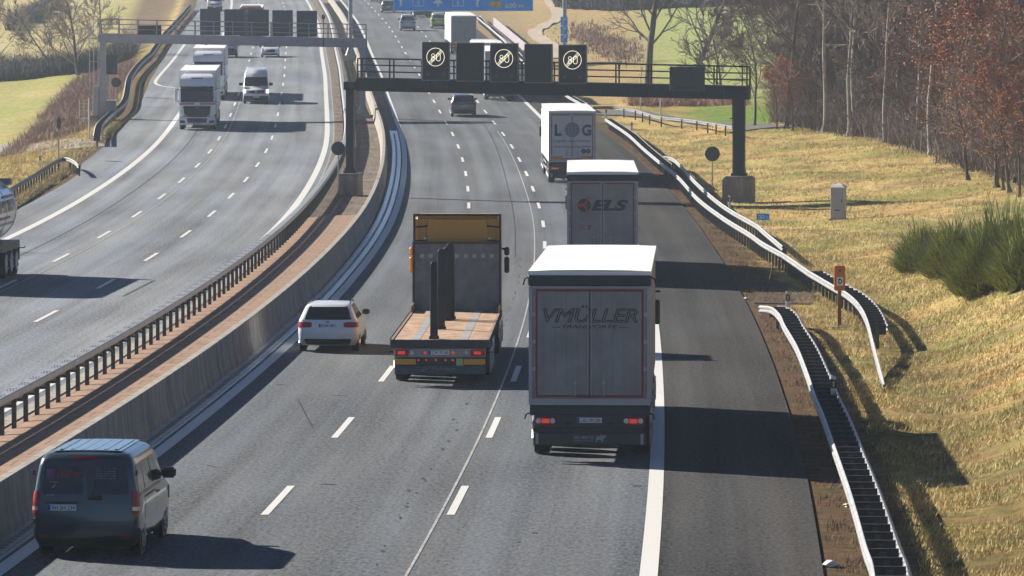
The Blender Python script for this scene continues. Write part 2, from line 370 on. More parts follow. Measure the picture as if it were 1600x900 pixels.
# ------------------------------------------------------------------ ground
def forest_edge(Y): return linear([(200,29),(230,27.2),(249,26.5),(280,25.2),(306,23.5),(325,19.5),(345,19.5),(380,22),(430,28),(700,60)])(Y)
def n2(X, Y, s, p=0):
    return .5+.25*(sin(X*s+1.7*sin(Y*s*.63+p))+sin(Y*s*.9+1.3*sin(X*s*1.1+p*2)))
def mixc(a, b, t): return tuple(p+(q-p)*t for p, q in zip(a, b))
DIRT, DRY, GREEN, LITTER, FIELD = (.125,.08,.052), (.54,.41,.20), (.24,.23,.06), (.085,.058,.042), (.33,.40,.16)
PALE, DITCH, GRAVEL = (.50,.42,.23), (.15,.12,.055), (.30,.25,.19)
def gcol(X, Y):
    o = X-cx(Y)
    if o > 0:
        r = o-PE(Y); c = mixc(DRY, GREEN, sstep(.45, .95, n2(X, Y, .35))*.75)
        c = mixc(c, (.56,.38,.17), sstep(.5, .9, n2(X, Y, .19, 2))*.5)
        c = mixc(c, (.21,.14,.08), sstep(.55, .9, n2(X*1.3, Y, .9, 4))*.85); c = mixc(c, (.2,.23,.05), sstep(.62, .92, n2(X, Y*.6, .55, 5))*.45)
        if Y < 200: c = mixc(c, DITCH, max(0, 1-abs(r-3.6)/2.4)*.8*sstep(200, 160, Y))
        c = mixc(DIRT, c, sstep(1.0, 2.1, r))
        if Y > 196: c = mixc(c, LITTER, sstep(-1.5, 1.5, X-forest_edge(Y)+1.2*sin(Y*.6)))
        if 322 < Y < 386: c = mixc(c, (.17,.25,.05), sstep(12, 15, X)*sstep(23, 20, X)*sstep(336, 342, Y)*sstep(382, 374, Y))
        if Y > 376:
            f = mixc(FIELD, (.33,.33,.15), n2(X, Y, .06)*.7)
            f = mixc((.40,.30,.17), f, sstep(10+(Y-390)*.018, 14+(Y-390)*.018, X))
            c = mixc(c, f, sstep(376, 384, Y))
            if Y > 470: c = mixc(c, (.27,.20,.15), sstep(6, 2, X+(Y-470)*.02)*.6)
        return c
    l = LPE(Y)-o
    if l < 0: return (.07,.07,.07)
    c = mixc(DRY, GREEN, sstep(.4, .9, n2(X, Y, .3, 1))*.6)
    c = mixc(DIRT, c, sstep(1.2, 2.6, l))
    if Y > 325:
        c = mixc(c, (.17,.115,.085), sstep(325, 334, Y)*sstep(2, 4, l)*sstep(11, 8, l))
        c = mixc(c, mixc((.33,.35,.12), PALE, n2(X, Y, .11)*.7), sstep(340, 350, Y)*sstep(8.5, 11, l))
        c = mixc(c, mixc(PALE, (.52,.45,.27), n2(X, Y, .05)), sstep(505, 520, Y)*sstep(10, 16, l))
    return c
def make_ground():
    Ys = []; y = 30.
    while y < 240: Ys.append(y); y += 1.6
    while y < 460: Ys.append(y); y += 3
    while y < 760: Ys.append(y); y += 6
    while y < 1320: Ys.append(y); y += 28
    R = [0,.6,1.3,1.8,2.2,2.8,3.6,4.3,5,5.8,6.6,7.6,9,10.5,12,14,16,18,20,22,25,28,32,36,40,45,50,60,75,100,140,200,300,420]
    Lf = [0,.7,1.6,2.4,3.5,5,6.5,8,10,12,14,16,18,20,23,26,30,35,40,46,54,62,75,90,110,140,200,300,420]
    mb = MB(); rows = []; cols = []
    for Y in Ys:
        row = []
        for l in Lf[::-1]: row.append((cx(Y)+LPE(Y)-l-.02, Y))
        for k in range(1, 8): row.append((cx(Y)+LPE(Y)+(PE(Y)-LPE(Y))*k/8, Y))
        for r in R: row.append((cx(Y)+PE(Y)+r+.02, Y))
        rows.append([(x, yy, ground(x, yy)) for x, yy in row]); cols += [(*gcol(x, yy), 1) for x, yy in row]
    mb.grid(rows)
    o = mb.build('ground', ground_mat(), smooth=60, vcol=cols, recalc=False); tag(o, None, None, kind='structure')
make_ground()

# ------------------------------------------------------------------ roads and markings
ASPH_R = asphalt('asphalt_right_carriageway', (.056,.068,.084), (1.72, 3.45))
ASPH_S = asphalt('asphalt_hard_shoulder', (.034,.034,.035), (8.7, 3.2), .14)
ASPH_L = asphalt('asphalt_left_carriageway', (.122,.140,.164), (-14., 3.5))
PAINT = paint('road_marking'); PAINTW = paint('worn_road_marking', (.45,.45,.44), .42); TAR = M('tar_seam', (.03,.03,.032), .5)
def struct(name, mb, mat, **k): return tag(mb.build(name, mat, recalc=False, **k), None, None, kind='structure')
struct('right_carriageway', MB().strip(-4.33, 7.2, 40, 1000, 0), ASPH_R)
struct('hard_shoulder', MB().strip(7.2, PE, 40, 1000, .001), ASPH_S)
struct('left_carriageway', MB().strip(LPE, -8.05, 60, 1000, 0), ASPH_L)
def lines():
    mb = MB()
    mb.strip(-3.66, -3.36, 40, 1000, .008); mb.strip(7.07, 7.37, 40, 1000, .008)
    mb.strip(-19.78, -19.43, 60, 1000, .008); mb.strip(-8.72, -8.38, 60, 1000, .008)
    for k in range(-3, 45):
        for o, Y in ((0, 91+18*k), (3.45, 91+18*k)): mb.strip(o-.075, o+.075, Y-3, Y+3, .008)
    for k in range(-4, 40):
        for o, Y in ((-12.22, 134+18.55*k), (-15.74, 133.6+18.5*k)): mb.strip(o-.075, o+.075, Y-3, Y+3, .008)
    return mb
struct('road_markings', lines(), PAINT)
def faded():
    mb = MB()
    f = lambda Y: 3.45-.34+.12*sin(Y*.021)
    mb.strip(f, lambda Y: f(Y)+.05, 55, 330, .008)
    mb.strip(-15.42, -15.37, 60, 420, .008)
    return mb
struct('faded_lines', faded(), PAINTW)
def tar_marks():
    mb = MB(); rr = random.Random(4)
    def blot(o, Y, w, l): mb.add([(cx(Y)+o-w, Y-l*.3, zr(Y)+.006), (cx(Y)+o+w*.3, Y-l, zr(Y)+.006), (cx(Y)+o+w, Y+l*.2, zr(Y)+.006), (cx(Y)+o-w*.4, Y+l, zr(Y)+.006)], [(0,1,2,3)])
    Y = 70.
    while Y < 190: blot(2.55+rr.gauss(0,.05), Y, rr.uniform(.015,.05), rr.uniform(.1,.4)); Y += rr.choice((.5,.9,2.2,.7,5))
    for _ in range(40): blot(rr.uniform(-3,7), rr.uniform(72,200), rr.uniform(.03,.22), rr.uniform(.02,.12))
    for o, Y, dx, dy in ((-1.75,118,.75,-9), (-2.2,99,.3,-.8)):
        mb.add([(cx(Y)+o,Y,zr(Y)+.006),(cx(Y)+o+.03,Y,zr(Y)+.006),(cx(Y)+o+dx+.03,Y+dy,zr(Y+dy)+.006),(cx(Y)+o+dx,Y+dy,zr(Y+dy)+.006)], [(0,1,2,3)])
    return mb
struct('tar_marks', tar_marks(), TAR)
struct('tar_seams', MB().strip(lambda Y: 2.45+.35*sin(Y*.02), lambda Y: 2.5+.35*sin(Y*.02), 190, 345, .006).strip(-17.6, -17.55, 60, 420, .006), TAR)
def ribbon(pts, w, dz=.06, n=8):
    """sheet draped on the ground along a smooth line of world points"""
    P = [Vector(p[:2]) for p in pts]; Q = []
    for i in range(len(P)-1):
        p0, p1, p2, p3 = P[max(0,i-1)], P[i], P[i+1], P[min(len(P)-1,i+2)]
        for k in range(n):
            t = k/n; Q.append(.5*((2*p1)+(p2-p0)*t+(2*p0-5*p1+4*p2-p3)*t*t+(3*p1-p0-3*p2+p3)*t**3))
    Q.append(P[-1]); mb = MB(); rows = []
    for i, q in enumerate(Q):
        d = (Q[min(i+1,len(Q)-1)]-Q[max(i-1,0)]).normalized(); r = Vector((d.y,-d.x))
        row = []
        for k in range(5):
            s = q+r*(w*(k/4-.5)); row.append((s.x, s.y, ground(s.x, s.y)+dz)); mb.uv.append((w*(k/4-.5), i))
        rows.append(row)
    mb.grid(rows); return mb
# the hooked white edge line where the shoulder begins beside the left carriageway
struct('edge_line', ribbon([onroad(*q) for q in ((291,66),(272,92),(254,113),(245,124),(243,130),(250,134),(262,136),(274,137.5))], .3, .075), PAINT)
GRAV = M('gravel', GRAVEL, .9, var=.3, scale=4, bump=.5)
struct('gravel_path', ribbon([at(*q) for q in ((-60,236),(0,236),(60,233),(110,231),(138,228))], 4.2), M('grey_gravel', (.25,.22,.19), .9, var=.35, scale=5, bump=.5))
struct('dirt_track', ribbon([at(*q) for q in ((875,92),(858,70),(841,58),(836,50),(849,42),(868,33),(872,22),(864,8),(852,-8))], 1.7, .12), M('pale_dirt', (.36,.29,.22), .9, var=.2, scale=2))
struct('service_road', ribbon([at(*q) for q in ((925,180),(965,176),(1010,181),(1060,190),(1120,196),(1200,201))], 3.6, .08), M('service_asphalt', (.10,.095,.09), .8, var=.25, scale=3))
struct('phone_bay', ribbon([(cx(Y)+PE(Y)+d, Y) for Y, d in ((176,.2),(171,1.0),(166,1.5),(163,1.4),(160,1.2))], 2.0, .035), M('bay_dirt', (.1,.075,.055), .9, var=.4, scale=3, bump=.5, spec=.05))
def paving():
    mb = MB(); rows = []
    for k in range(82):
        Y = 60+2*k; r = []
        for o, z in ((-8.0,-.02),(-7.7,.0),(-7.2,.06),(-6.4,.14),(-5.4,.16),(-4.4,.17)): r.append((cx(Y)+o, Y, zr(Y)+z)); mb.uv.append((o, Y))
        rows.append(r)
    mb.grid(rows); return mb
# median: brown slabs near, bare soil beyond, gutter and drain
struct('median_paving', paving(), slab_mat())
SOIL = M('median_soil', (.055,.04,.032), .95, var=.5, scale=1.3, bump=.6, c2=(.12,.085,.062))
struct('median_soil', MB().strip(-8.05, -4.35, 222, 1000, .03), SOIL)
struct('kerb_strip', MB().strip(-8.12, -7.75, 60, 1000, .026), concrete_mat('pale_edge_concrete', (.34,.32,.29)))
def gutter():
    m = bpy.data.materials.new('slot_drain_concrete'); m.use_nodes = True; nt, N, L, b = nodes(m)
    uv = N.new('ShaderNodeUVMap'); uv.uv_map = 'UVMap'; br = N.new('ShaderNodeTexBrick'); br.offset = 0; br.inputs['Scale'].default_value = 1
    br.inputs['Brick Width'].default_value = .24; br.inputs['Row Height'].default_value = 1.0; br.inputs['Mortar Size'].default_value = .02
    br.inputs['Color1'].default_value = (.60,.62,.64,1); br.inputs['Color2'].default_value = (.46,.48,.50,1); br.inputs['Mortar'].default_value = (.05,.05,.05,1)
    L.new(uv.outputs['UV'], br.inputs['Vector']); L.new(br.outputs['Color'], b.inputs['Base Color']); b.inputs['Roughness'].default_value = .22
    return m
def gut_mb():
    mb = MB(); mb.strip(-4.26, -3.74, 60, 330, .006); return mb
struct('gutter', gut_mb(), gutter())
mb = MB()
for k in range(520):
    Y = 66+k*.5; x = cx(Y)-4.0; z = zr(Y)+.008
    mb.box(x-.05, x+.05, Y-.13, Y+.13, z, z+.006)
o = mb.build('drain_slots', BLACK); tag(o, None, None, kind='stuff'); o['label'] = 'dark inlet slots of the drain beside the concrete barrier'; o['category'] = 'drain slots'

# ------------------------------------------------------------------ concrete barrier
CONC = concrete_mat('barrier_concrete', (.33,.31,.28)); CONCB = concrete_mat('pale_concrete', (.46,.42,.36), (.2,.18,.15))
def barrier(name, Y0, Y1, off, label, h=.96, seg=6.):
    t = thing(name, label, 'concrete barrier', (cx(Y0)+off(Y0), Y0, zr(Y0)))
    mb = MB(); Y = Y0
    while Y < Y1:
        Ye = min(Y+seg, Y1); pts = [(cx(y)+off(y)-cx(Y0)-off(Y0), y-Y0, zr(y)-zr(Y0)) for y in (Y+.012, (Y+Ye)/2, Ye-.012)]
        mb.sweep(pts, [(-.22,-.03),(-.22,.12),(-.15,.34),(-.1,h-.02),(-.085,h),(.085,h),(.1,h-.02),(.15,.34),(.22,.12),(.22,-.03)]); Y = Ye
    mb.build('wall', CONC, t)
    return t
barrier('concrete_barrier', 62, 262, linear([(60,-4.4),(130,-4.47),(260,-4.66)]), 'long concrete step barrier between the brown paved median strip and the right carriageway')
barrier('concrete_barrier', 262, 700, linear([(262,-4.66),(380,-5.1),(700,-5.3)]), 'pale stained concrete barrier in the far median beyond the dark gantry column')

# ------------------------------------------------------------------ guardrails
def wbeam(side, t=.012, h=.115):
    p = [(0,-h),(.045,-h+.035),(.045,-.045),(.0,-.015),(.0,.015),(.045,.045),(.045,h-.035),(0,h)]
    p = [(side*a, b) for a, b in p]; q = [(a-side*t, b) for a, b in p[::-1]]
    return p+q
def resample(P, step):
    out = [P[0]]; acc = 0
    for a, b in zip(P, P[1:]):
        L = (b-a).length; s = step-acc
        while s <= L: out.append(a+(b-a)*(s/L)); s += step
        acc = (acc+L) % step if L else acc
        acc = L-(s-step)
    return out
def smoothpts(P, n=5):
    Q = []
    for i in range(len(P)-1):
        p0, p1, p2, p3 = P[max(0,i-1)], P[i], P[i+1], P[min(len(P)-1,i+2)]
        for k in range(n):
            t = k/n; Q.append(.5*((2*p1)+(p2-p0)*t+(2*p0-5*p1+4*p2-p3)*t*t+(3*p1-p0-3*p2+p3)*t**3))
    Q.append(P[-1]); return Q
def copyparts(name, mesh_obj, t, poses, limit=98):
    """repeat one part along a rail: each its own object, the surplus as one stuff part"""
    extra = MB()
    for i, (p, rz) in enumerate(poses):
        if i == 0: o = mesh_obj
        elif i < limit: o = mesh_obj.copy(); COL.objects.link(o)
        else:
            a, b = cos(rz), sin(rz)
            extra.add([(p[0]+v.co.x*a-v.co.y*b, p[1]+v.co.x*b+v.co.y*a, p[2]+v.co.z) for v in mesh_obj.data.vertices], [tuple(f.vertices) for f in mesh_obj.data.polygons]); continue
        o.parent = t; o.location = p; o.rotation_euler = (0,0,rz)
    if extra.v: tag(extra.build(name, mesh_obj.data.materials[0], t), None, None, kind='stuff')
def rail(label, P, width=0., side=-1, step=1.33, top=.75, both=True, mat=GALV, zend=None, spacer=True, group=None, limit=98, bmin=-1e9):
    """P: world ground points of the beam facing the traffic; width: distance to a second beam behind it (to the right of the travel line when side=-1)"""
    P = smoothpts([Vector(p) for p in P]); O = P[0].copy()
    t = thing('guardrail', label, 'guardrail', O, group=group)
    def offs(pts, d):
        out = []
        for i, p in enumerate(pts):
            dd = pts[min(i+1, len(pts)-1)]-pts[max(0, i-1)]; dd.z = 0; dd.normalize(); out.append(p+Vector((dd.y, -dd.x, 0))*d)
        return out
    zc = top-.115
    front = [p-O+Vector((0,0,zc)) for p in P]
    MB().sweep(front, wbeam(side)).build('beam', mat, t, smooth=30)
    if width:
        bk = [q for q in offs(front, -side*width) if q.y+O.y > bmin]; MB().sweep(bk, wbeam(-side)).build('beam', mat, t, smooth=30)
    q = resample(P, step); poses = []; sp = []
    for i, p in enumerate(q):
        d = q[min(i+1, len(q)-1)]-q[max(0, i-1)]; rz = atan2(d.y, d.x)-pi/2; r = Vector((cos(rz), sin(rz), 0))
        c = p-O+r*(-side)*(width/2 if width else .1); g = ground(c.x+O.x, c.y+O.y)-O.z if True else 0
        poses.append((Vector((c.x, c.y, c.z)), rz)) if p.y > bmin else None; sp.append((Vector((c.x, c.y, c.z)), rz)) if p.y > bmin else None; zs_ = c.z
    post = MB().box(-.05,.05,-.03,.03,-.9,top-.08).build('post', POSTM, t)
    copyparts('post', post, t, poses, limit)
    if width and spacer:
        s = MB().box(-width/2+.01, width/2-.01, -.006, .006, top-.34, top-.03).box(-width/2+.01, width/2-.01, -.05, .006, top-.03, top-.018)
        so = s.build('spacer', DARK, t); copyparts('spacer', so, t, sp, limit)
    return t
G1 = [(1189,471),(1206,475.5),(1226,507),(1245.6,540.6),(1262.5,583),(1273.7,616.5),(1288,650),(1304.7,697.6),(1330,770.7),(1352.5,849.5),(1366.5,900)]
def gr(q, h): p = at(*q, h); p.z -= h; return p
P1 = [gr(q, .75) for q in G1[2:]][::-1]; P1 = [Vector((P1[0].x-.9, P1[0].y-13, ground(P1[0].x-.9, P1[0].y-13)))]+P1+[Vector((8.0,142.,zr(142)-.06)), Vector((8.0,146.6,zr(146.6)-.1)), Vector((7.72,148.2,zr(148)-.15))]
rail('near double guardrail with ladder of dark spacers, starting beside the orange phone post', P1, .52)
G2 = [(946,185),(980,207.5),(1005,230),(1035,255),(1062.5,277.5),(1090,308),(1130,338),(1170,362.5),(1192,378),(1226,397),(1262.5,422),(1302,445),(1322,456),(1341,473),(1355,498),(1366.5,526.5),(1382,562)]
P2 = [gr(q, .75) for q in G2][::-1]
ia = 0
Pa = [Vector((p.x, p.y, p.z-max(0., 138-p.y)*.04)) for p in P2 if p.y < 178]; Pb = [p for p in P2 if 164 < p.y < 285]; Pc = [p for p in P2 if p.y > 264]
rail('double guardrail whose end bends behind the orange phone post into the grass bank', Pa, .52, bmin=137.5)
rail('bright single guardrail along the verge between the lone round sign and the shoulder', Pb, 0)
rail('double guardrail with ladder of spacers leading away past the box trailer with the globe', Pc, .5)
G3 = [(1037,243),(1055,248.5),(1085,280),(1112.5,305),(1140,325),(1180,347.5),(1192,357),(1223,383)]
P3 = [gr(q, .78) for q in G3][::-1]
rail('second bright guardrail running behind the first beside the round sign', P3, 0)
P4 = [gr(q, .75) for q in ((927,166),(957,166),(990,170),(1025,180),(1065,184),(1100,189),(1132,194),(1160,199))]
rail('dark guardrail along the side road beneath the right end of the gantry', P4, 0, side=-1, step=4., mat=GALVD)
P5 = [gr(q, .75) for q in ((745,26),(786,60.6),(812,90),(850,124),(880,145),(908,161))][::-1]
rail('bright guardrail on the far bridge edge along the right hard shoulder', P5, .45, limit=60)
P6 = [gr(q, .9) for q in ((750,22),(769.5,44),(800,68),(830,100))][::-1]
rail('outer rail of the far bridge beside the grey screen wall', P6, 0, side=-1, limit=40)
# left roadside
PL = [gr(q, .75) for q in ((-40,325),(27,287),(60,267),(90,249),(104,246),(116,251),(123,258))]
rail('short grey guardrail with dry grass behind it, left of the silver tanker', PL, 0, side=1, step=2., mat=GALVD)
PM = [gr(q, .75) for q in ((157,212),(160,196),(166,187),(180,174),(200,155),(207,120),(222,98),(240,82))]
rail('bright double guardrail curving round the left gantry foundation', PM, .45, side=1, step=1.6)
PN = [gr(q, .75) for q in ((240,82),(262,50),(272,40),(290,20),(300,8))]
rail('far left guardrail running up the roadside beyond the left gantry', PN, .45, side=1, step=2.)

def median_rail(Y0, Y1, label, step, offs, solid):
    O = Vector((cx(Y0)+offs(Y0), Y0, zr(Y0))); t = thing('guardrail', label, 'guardrail', O)
    n = int((Y1-Y0)/1.5); pts = [Vector((cx(y)+offs(y), y, zr(y)))-O for y in [Y0+(Y1-Y0)*i/n for i in range(n+1)]]
    up = lambda h: [p+Vector((0,0,h)) for p in pts]
    MB().sweep(up(.83), [(-.13,-.09),(.13,-.09),(.14,-.07),(.14,.06),(.12,.08),(-.12,.08),(-.14,.06),(-.14,-.07)]).build('beam', GALV, t)
    MB().sweep([p+Vector((-.15,0,.62)) for p in pts], wbeam(-1)).build('beam', GALVD, t, smooth=30)
    bolts = MB()
    k = 0
    while Y0+k*.5 < min(Y1, 190):
        if k % 4 in (0, 1):
            y = Y0+k*.5; p = Vector((cx(y)+offs(y), y, zr(y)))-O
            for dx in (-.07, .0, .07): bolts.box(p.x+dx-.016, p.x+dx+.016, p.y-.02, p.y+.02, p.z+.92, p.z+.932)
        k += 1
    if bolts.v: tag(bolts.build('bolts', DARK, t), None, None, kind='stuff')
    poses = []; y = Y0+.4
    while y < Y1:
        a = atan(slope(y)); poses.append((Vector((cx(y)+offs(y)+.03, y, zr(y)))-O, -a)); y += step
    post = MB().box(-.05,.05,-.06,.06,-.05,.75).box(-.3,-.05,-.02,.02,.5,.56).build('post', POSTM, t, loc=poses[0][0])
    copyparts('post', post, t, poses)
    return t
median_rail(96, 222, 'long median guardrail on dark posts beside the brown paved strip', 2.0, linear([(90,-7.5),(222,-7.5)]), False)
median_rail(222, 690, 'far median guardrail beside the left carriageway beyond the paved strip', .8, linear([(222,-7.5),(240,-7.45),(300,-7.2),(690,-7.0)]), True)

# ------------------------------------------------------------------ gantries
GST = M('gantry_dark_steel', (.028,.034,.038), .55, metal=.3, var=.15, scale=2)
GLT = M('gantry_grey_paint', (.30,.31,.36), .5, var=.12, scale=1.5)
VBLK = M('sign_face_black', (.02,.022,.026), .35, var=.15, scale=3)
VFRM = M('sign_frame_grey', (.22,.23,.25), .5, metal=.4)
LED = M('lit_led_symbol', (1., .9, .66), .5, emit=.5)
FOUND = concrete_mat('foundation_concrete', (.30,.27,.23), (.12,.1,.09))
def railing(name, parent, x0, x1, y, z0, k, step, mat, n=3, h=1.0):
    mb = MB()
    for i in range(1, n+1):
        hh = h*i/n
        mb.tube((x0, y, z0+k*x0+hh), (x1, y, z0+k*x1+hh), .035 if i == n else .028, n=6)
    m = max(1, round((x1-x0)/step))
    for i in range(m+1):
        x = x0+(x1-x0)*i/m; mb.box(x-.035, x+.035, y-.03, y+.03, z0+k*x, z0+k*x+h)
    return mb.build(name, mat, parent)
def right_gantry():
    X0, Y0 = -8.3, 245.; L = 20.15; k = -.0185; ang = -atan2(4., L)*.95
    zg = zr(Y0)-.05
    t = thing('motorway_gantry', 'dark steel gantry over the right carriageway carrying five black speed signs', 'gantry', (X0, Y0, 0), (0,0,ang))
    zb0, zb1 = 4.97, 5.6
    bm_ = MB()
    a, b = .45, L+.5
    for y0 in (-.45, .45):
        bm_.prism([(a, zb0+k*a), (b, zb0+k*b), (b, zb1+k*b), (a, zb1+k*a)], 'y', y0-.05, y0+.05)
        bm_.prism([(a, zb1-.05+k*a), (b, zb1-.05+k*b), (b, zb1+k*b+.01), (a, zb1+k*a+.01)], 'y', y0-.13, y0+.13)
        bm_.prism([(a, zb0-.01+k*a), (b, zb0-.01+k*b), (b, zb0+k*b+.05), (a, zb0+k*a+.05)], 'y', y0-.13, y0+.13)
    n = 16
    for i in range(n+1):
        x = a+(b-a)*i/n; bm_.box(x-.03, x+.03, -.56, .4, zb0+k*x+.04, zb1+k*x-.04)
    bm_.build('beam', GST, t)
    bm_ = MB(); bm_.prism([(a, zb1+.015+k*a), (b, zb1+.015+k*b), (b, zb1+k*b+.05), (a, zb1+k*a+.05)], 'y', -.38, .55); bm_.build('walkway', GST, t)
    railing('railing', t, .5, L+.45, -.5, zb1+.02, k, 1.7, GST, 3, 1.0)
    railing('railing', t, .5, L+.45, .52, zb1+.02, k, 1.7, GST, 3, 1.0)
    # columns
    c1 = MB().box(-.2,.2,-.22,.22,.9,5.2).box(-.3,.55,-.3,.3,5.0,5.42).box(-.32,.32,-.3,.3,.72,.86).box(-.26,.26,-.26,.26,.84,1.02)
    c1.build('column', GST, t, bevel=.015)
    zr2 = 4.97+k*L
    c2 = MB().box(L-.28,L+.28,-.26,.26,.95,zr2).box(L-.34,L-.28,-.1,.1,.9,3.1).box(L-.38,L+.38,-.35,.35,.72,.86).box(L-.31,L+.31,-.3,.3,.84,1.05)
    c2.tube((L-.33,-.1,3.1),(L-.33,-.1,zr2), .03)
    for z in (2.9, 3.6): c2.box(L-.48, L-.3, -.13, -.07, z, z+.05)
    c2.build('column', GST, t, bevel=.015)
    f1 = MB().box(-.5,.5,-.6,.7,-.75,.6).box(-.53,.53,-.63,.73,.6,.72); f1.build('foundation', FOUND, t, bevel=.02)
    f2 = MB().box(L-.78,L+.72,-.7,.8,-.7,.55).prism([(L-.78,.55),(L-.6,.72),(L+.55,.72),(L+.72,.55)], 'y', -.7, .8); f2.build('foundation', FOUND, t, bevel=.02)
    # ladder at the right end
    lad = MB()
    for x in (L+.1, L+.5): lad.tube((x,.3,zb1+k*L),(x,.3,zb1+k*L+1.05), .03)
    lad.build('gate_frame', GST, t)
    for i, px in enumerate((684.3, 738, 791.2, 844.5, 897.6)):
        x = ((px-800)*243.3/FPX-X0)/cos(ang); z0 = 5.56+k*x; w, h = .73, 2.0; y = -.62
        s = B(x-w, x+w, y-.02, y+.16, z0, z0+h).build('speed_sign', VFRM, t, bevel=.02)
        MB().box(x-w+.05, x+w-.05, y-.035, y-.022, z0+.05, z0+h-.05).build('sign_face', VBLK, s)
        [MB().box(x+q-.05,x+q+.05,y+.1,y+.14,z0-.5,z0+.1).build('bracket', GST, s) for q in (-.55, .55)]
        if i % 2 == 0:
            zc = z0+1.22; yf = y-.04; m = MB()
            flat(m, ring2d(x, zc, .445, .472), yf)
            c_, s_ = cos(radians(45)), sin(radians(45))
            for d in (-.06, .0, .06):
                hl = sqrt(.44**2-d*d); cxx, czz = x-d*s_, zc+d*c_; wv = .011
                m.prism([(cxx-hl*c_+wv*s_, czz-hl*s_-wv*c_), (cxx+hl*c_+wv*s_, czz+hl*s_-wv*c_), (cxx+hl*c_-wv*s_, czz+hl*s_+wv*c_), (cxx-hl*c_-wv*s_, czz-hl*s_+wv*c_)], 'y', yf-.008, yf-.003)
            # digits 80 drawn as LED strokes
            flat(m, ring2d(x-.13, zc+.09, .065, .09, n=20), yf); flat(m, ring2d(x-.13, zc-.095, .08, .105, n=20), yf)
            for sx in (.05, .25):
                m.box(x+sx-.013, x+sx+.013, yf-.004, yf, zc-.1, zc+.09)
            flat(m, ring2d(x+.15, zc+.09, .087, .113, 0, pi, 14), yf); flat(m, ring2d(x+.15, zc-.1, .087, .113, pi, 2*pi, 14), yf)
            m.build('symbol', LED, s)
            MB().box(x-.48,x-.32,y-.045,y-.036,z0+.27,z0+.42).box(x+.32,x+.48,y-.045,y-.036,z0+.27,z0+.42).build('warning_lamps', M('dim_lamp', (.07,.065,.05), .4), s)
    xa, xb = ((1050-800)*242/FPX-X0)/cos(ang), ((1103.5-800)*242/FPX-X0)/cos(ang)
    bx = B(xa, xb, -.95, -.62, 5.3+k*xa, 6.55+k*xa).build('equipment_box', M('box_slate', (.035,.042,.05), .5, var=.1), t, bevel=.03)
    xc = (xa+xb)/2; B(xc-.008, xc+.008, -.956, -.952, 5.6+k*xa, 6.5+k*xa).build('door_joint', BLACK, bx)
    text('A6 MS-K 782.5', 'lettering', INK, bx, xc, -.956, 5.42+k*xa, .13, 1.15)
    return t
right_gantry()
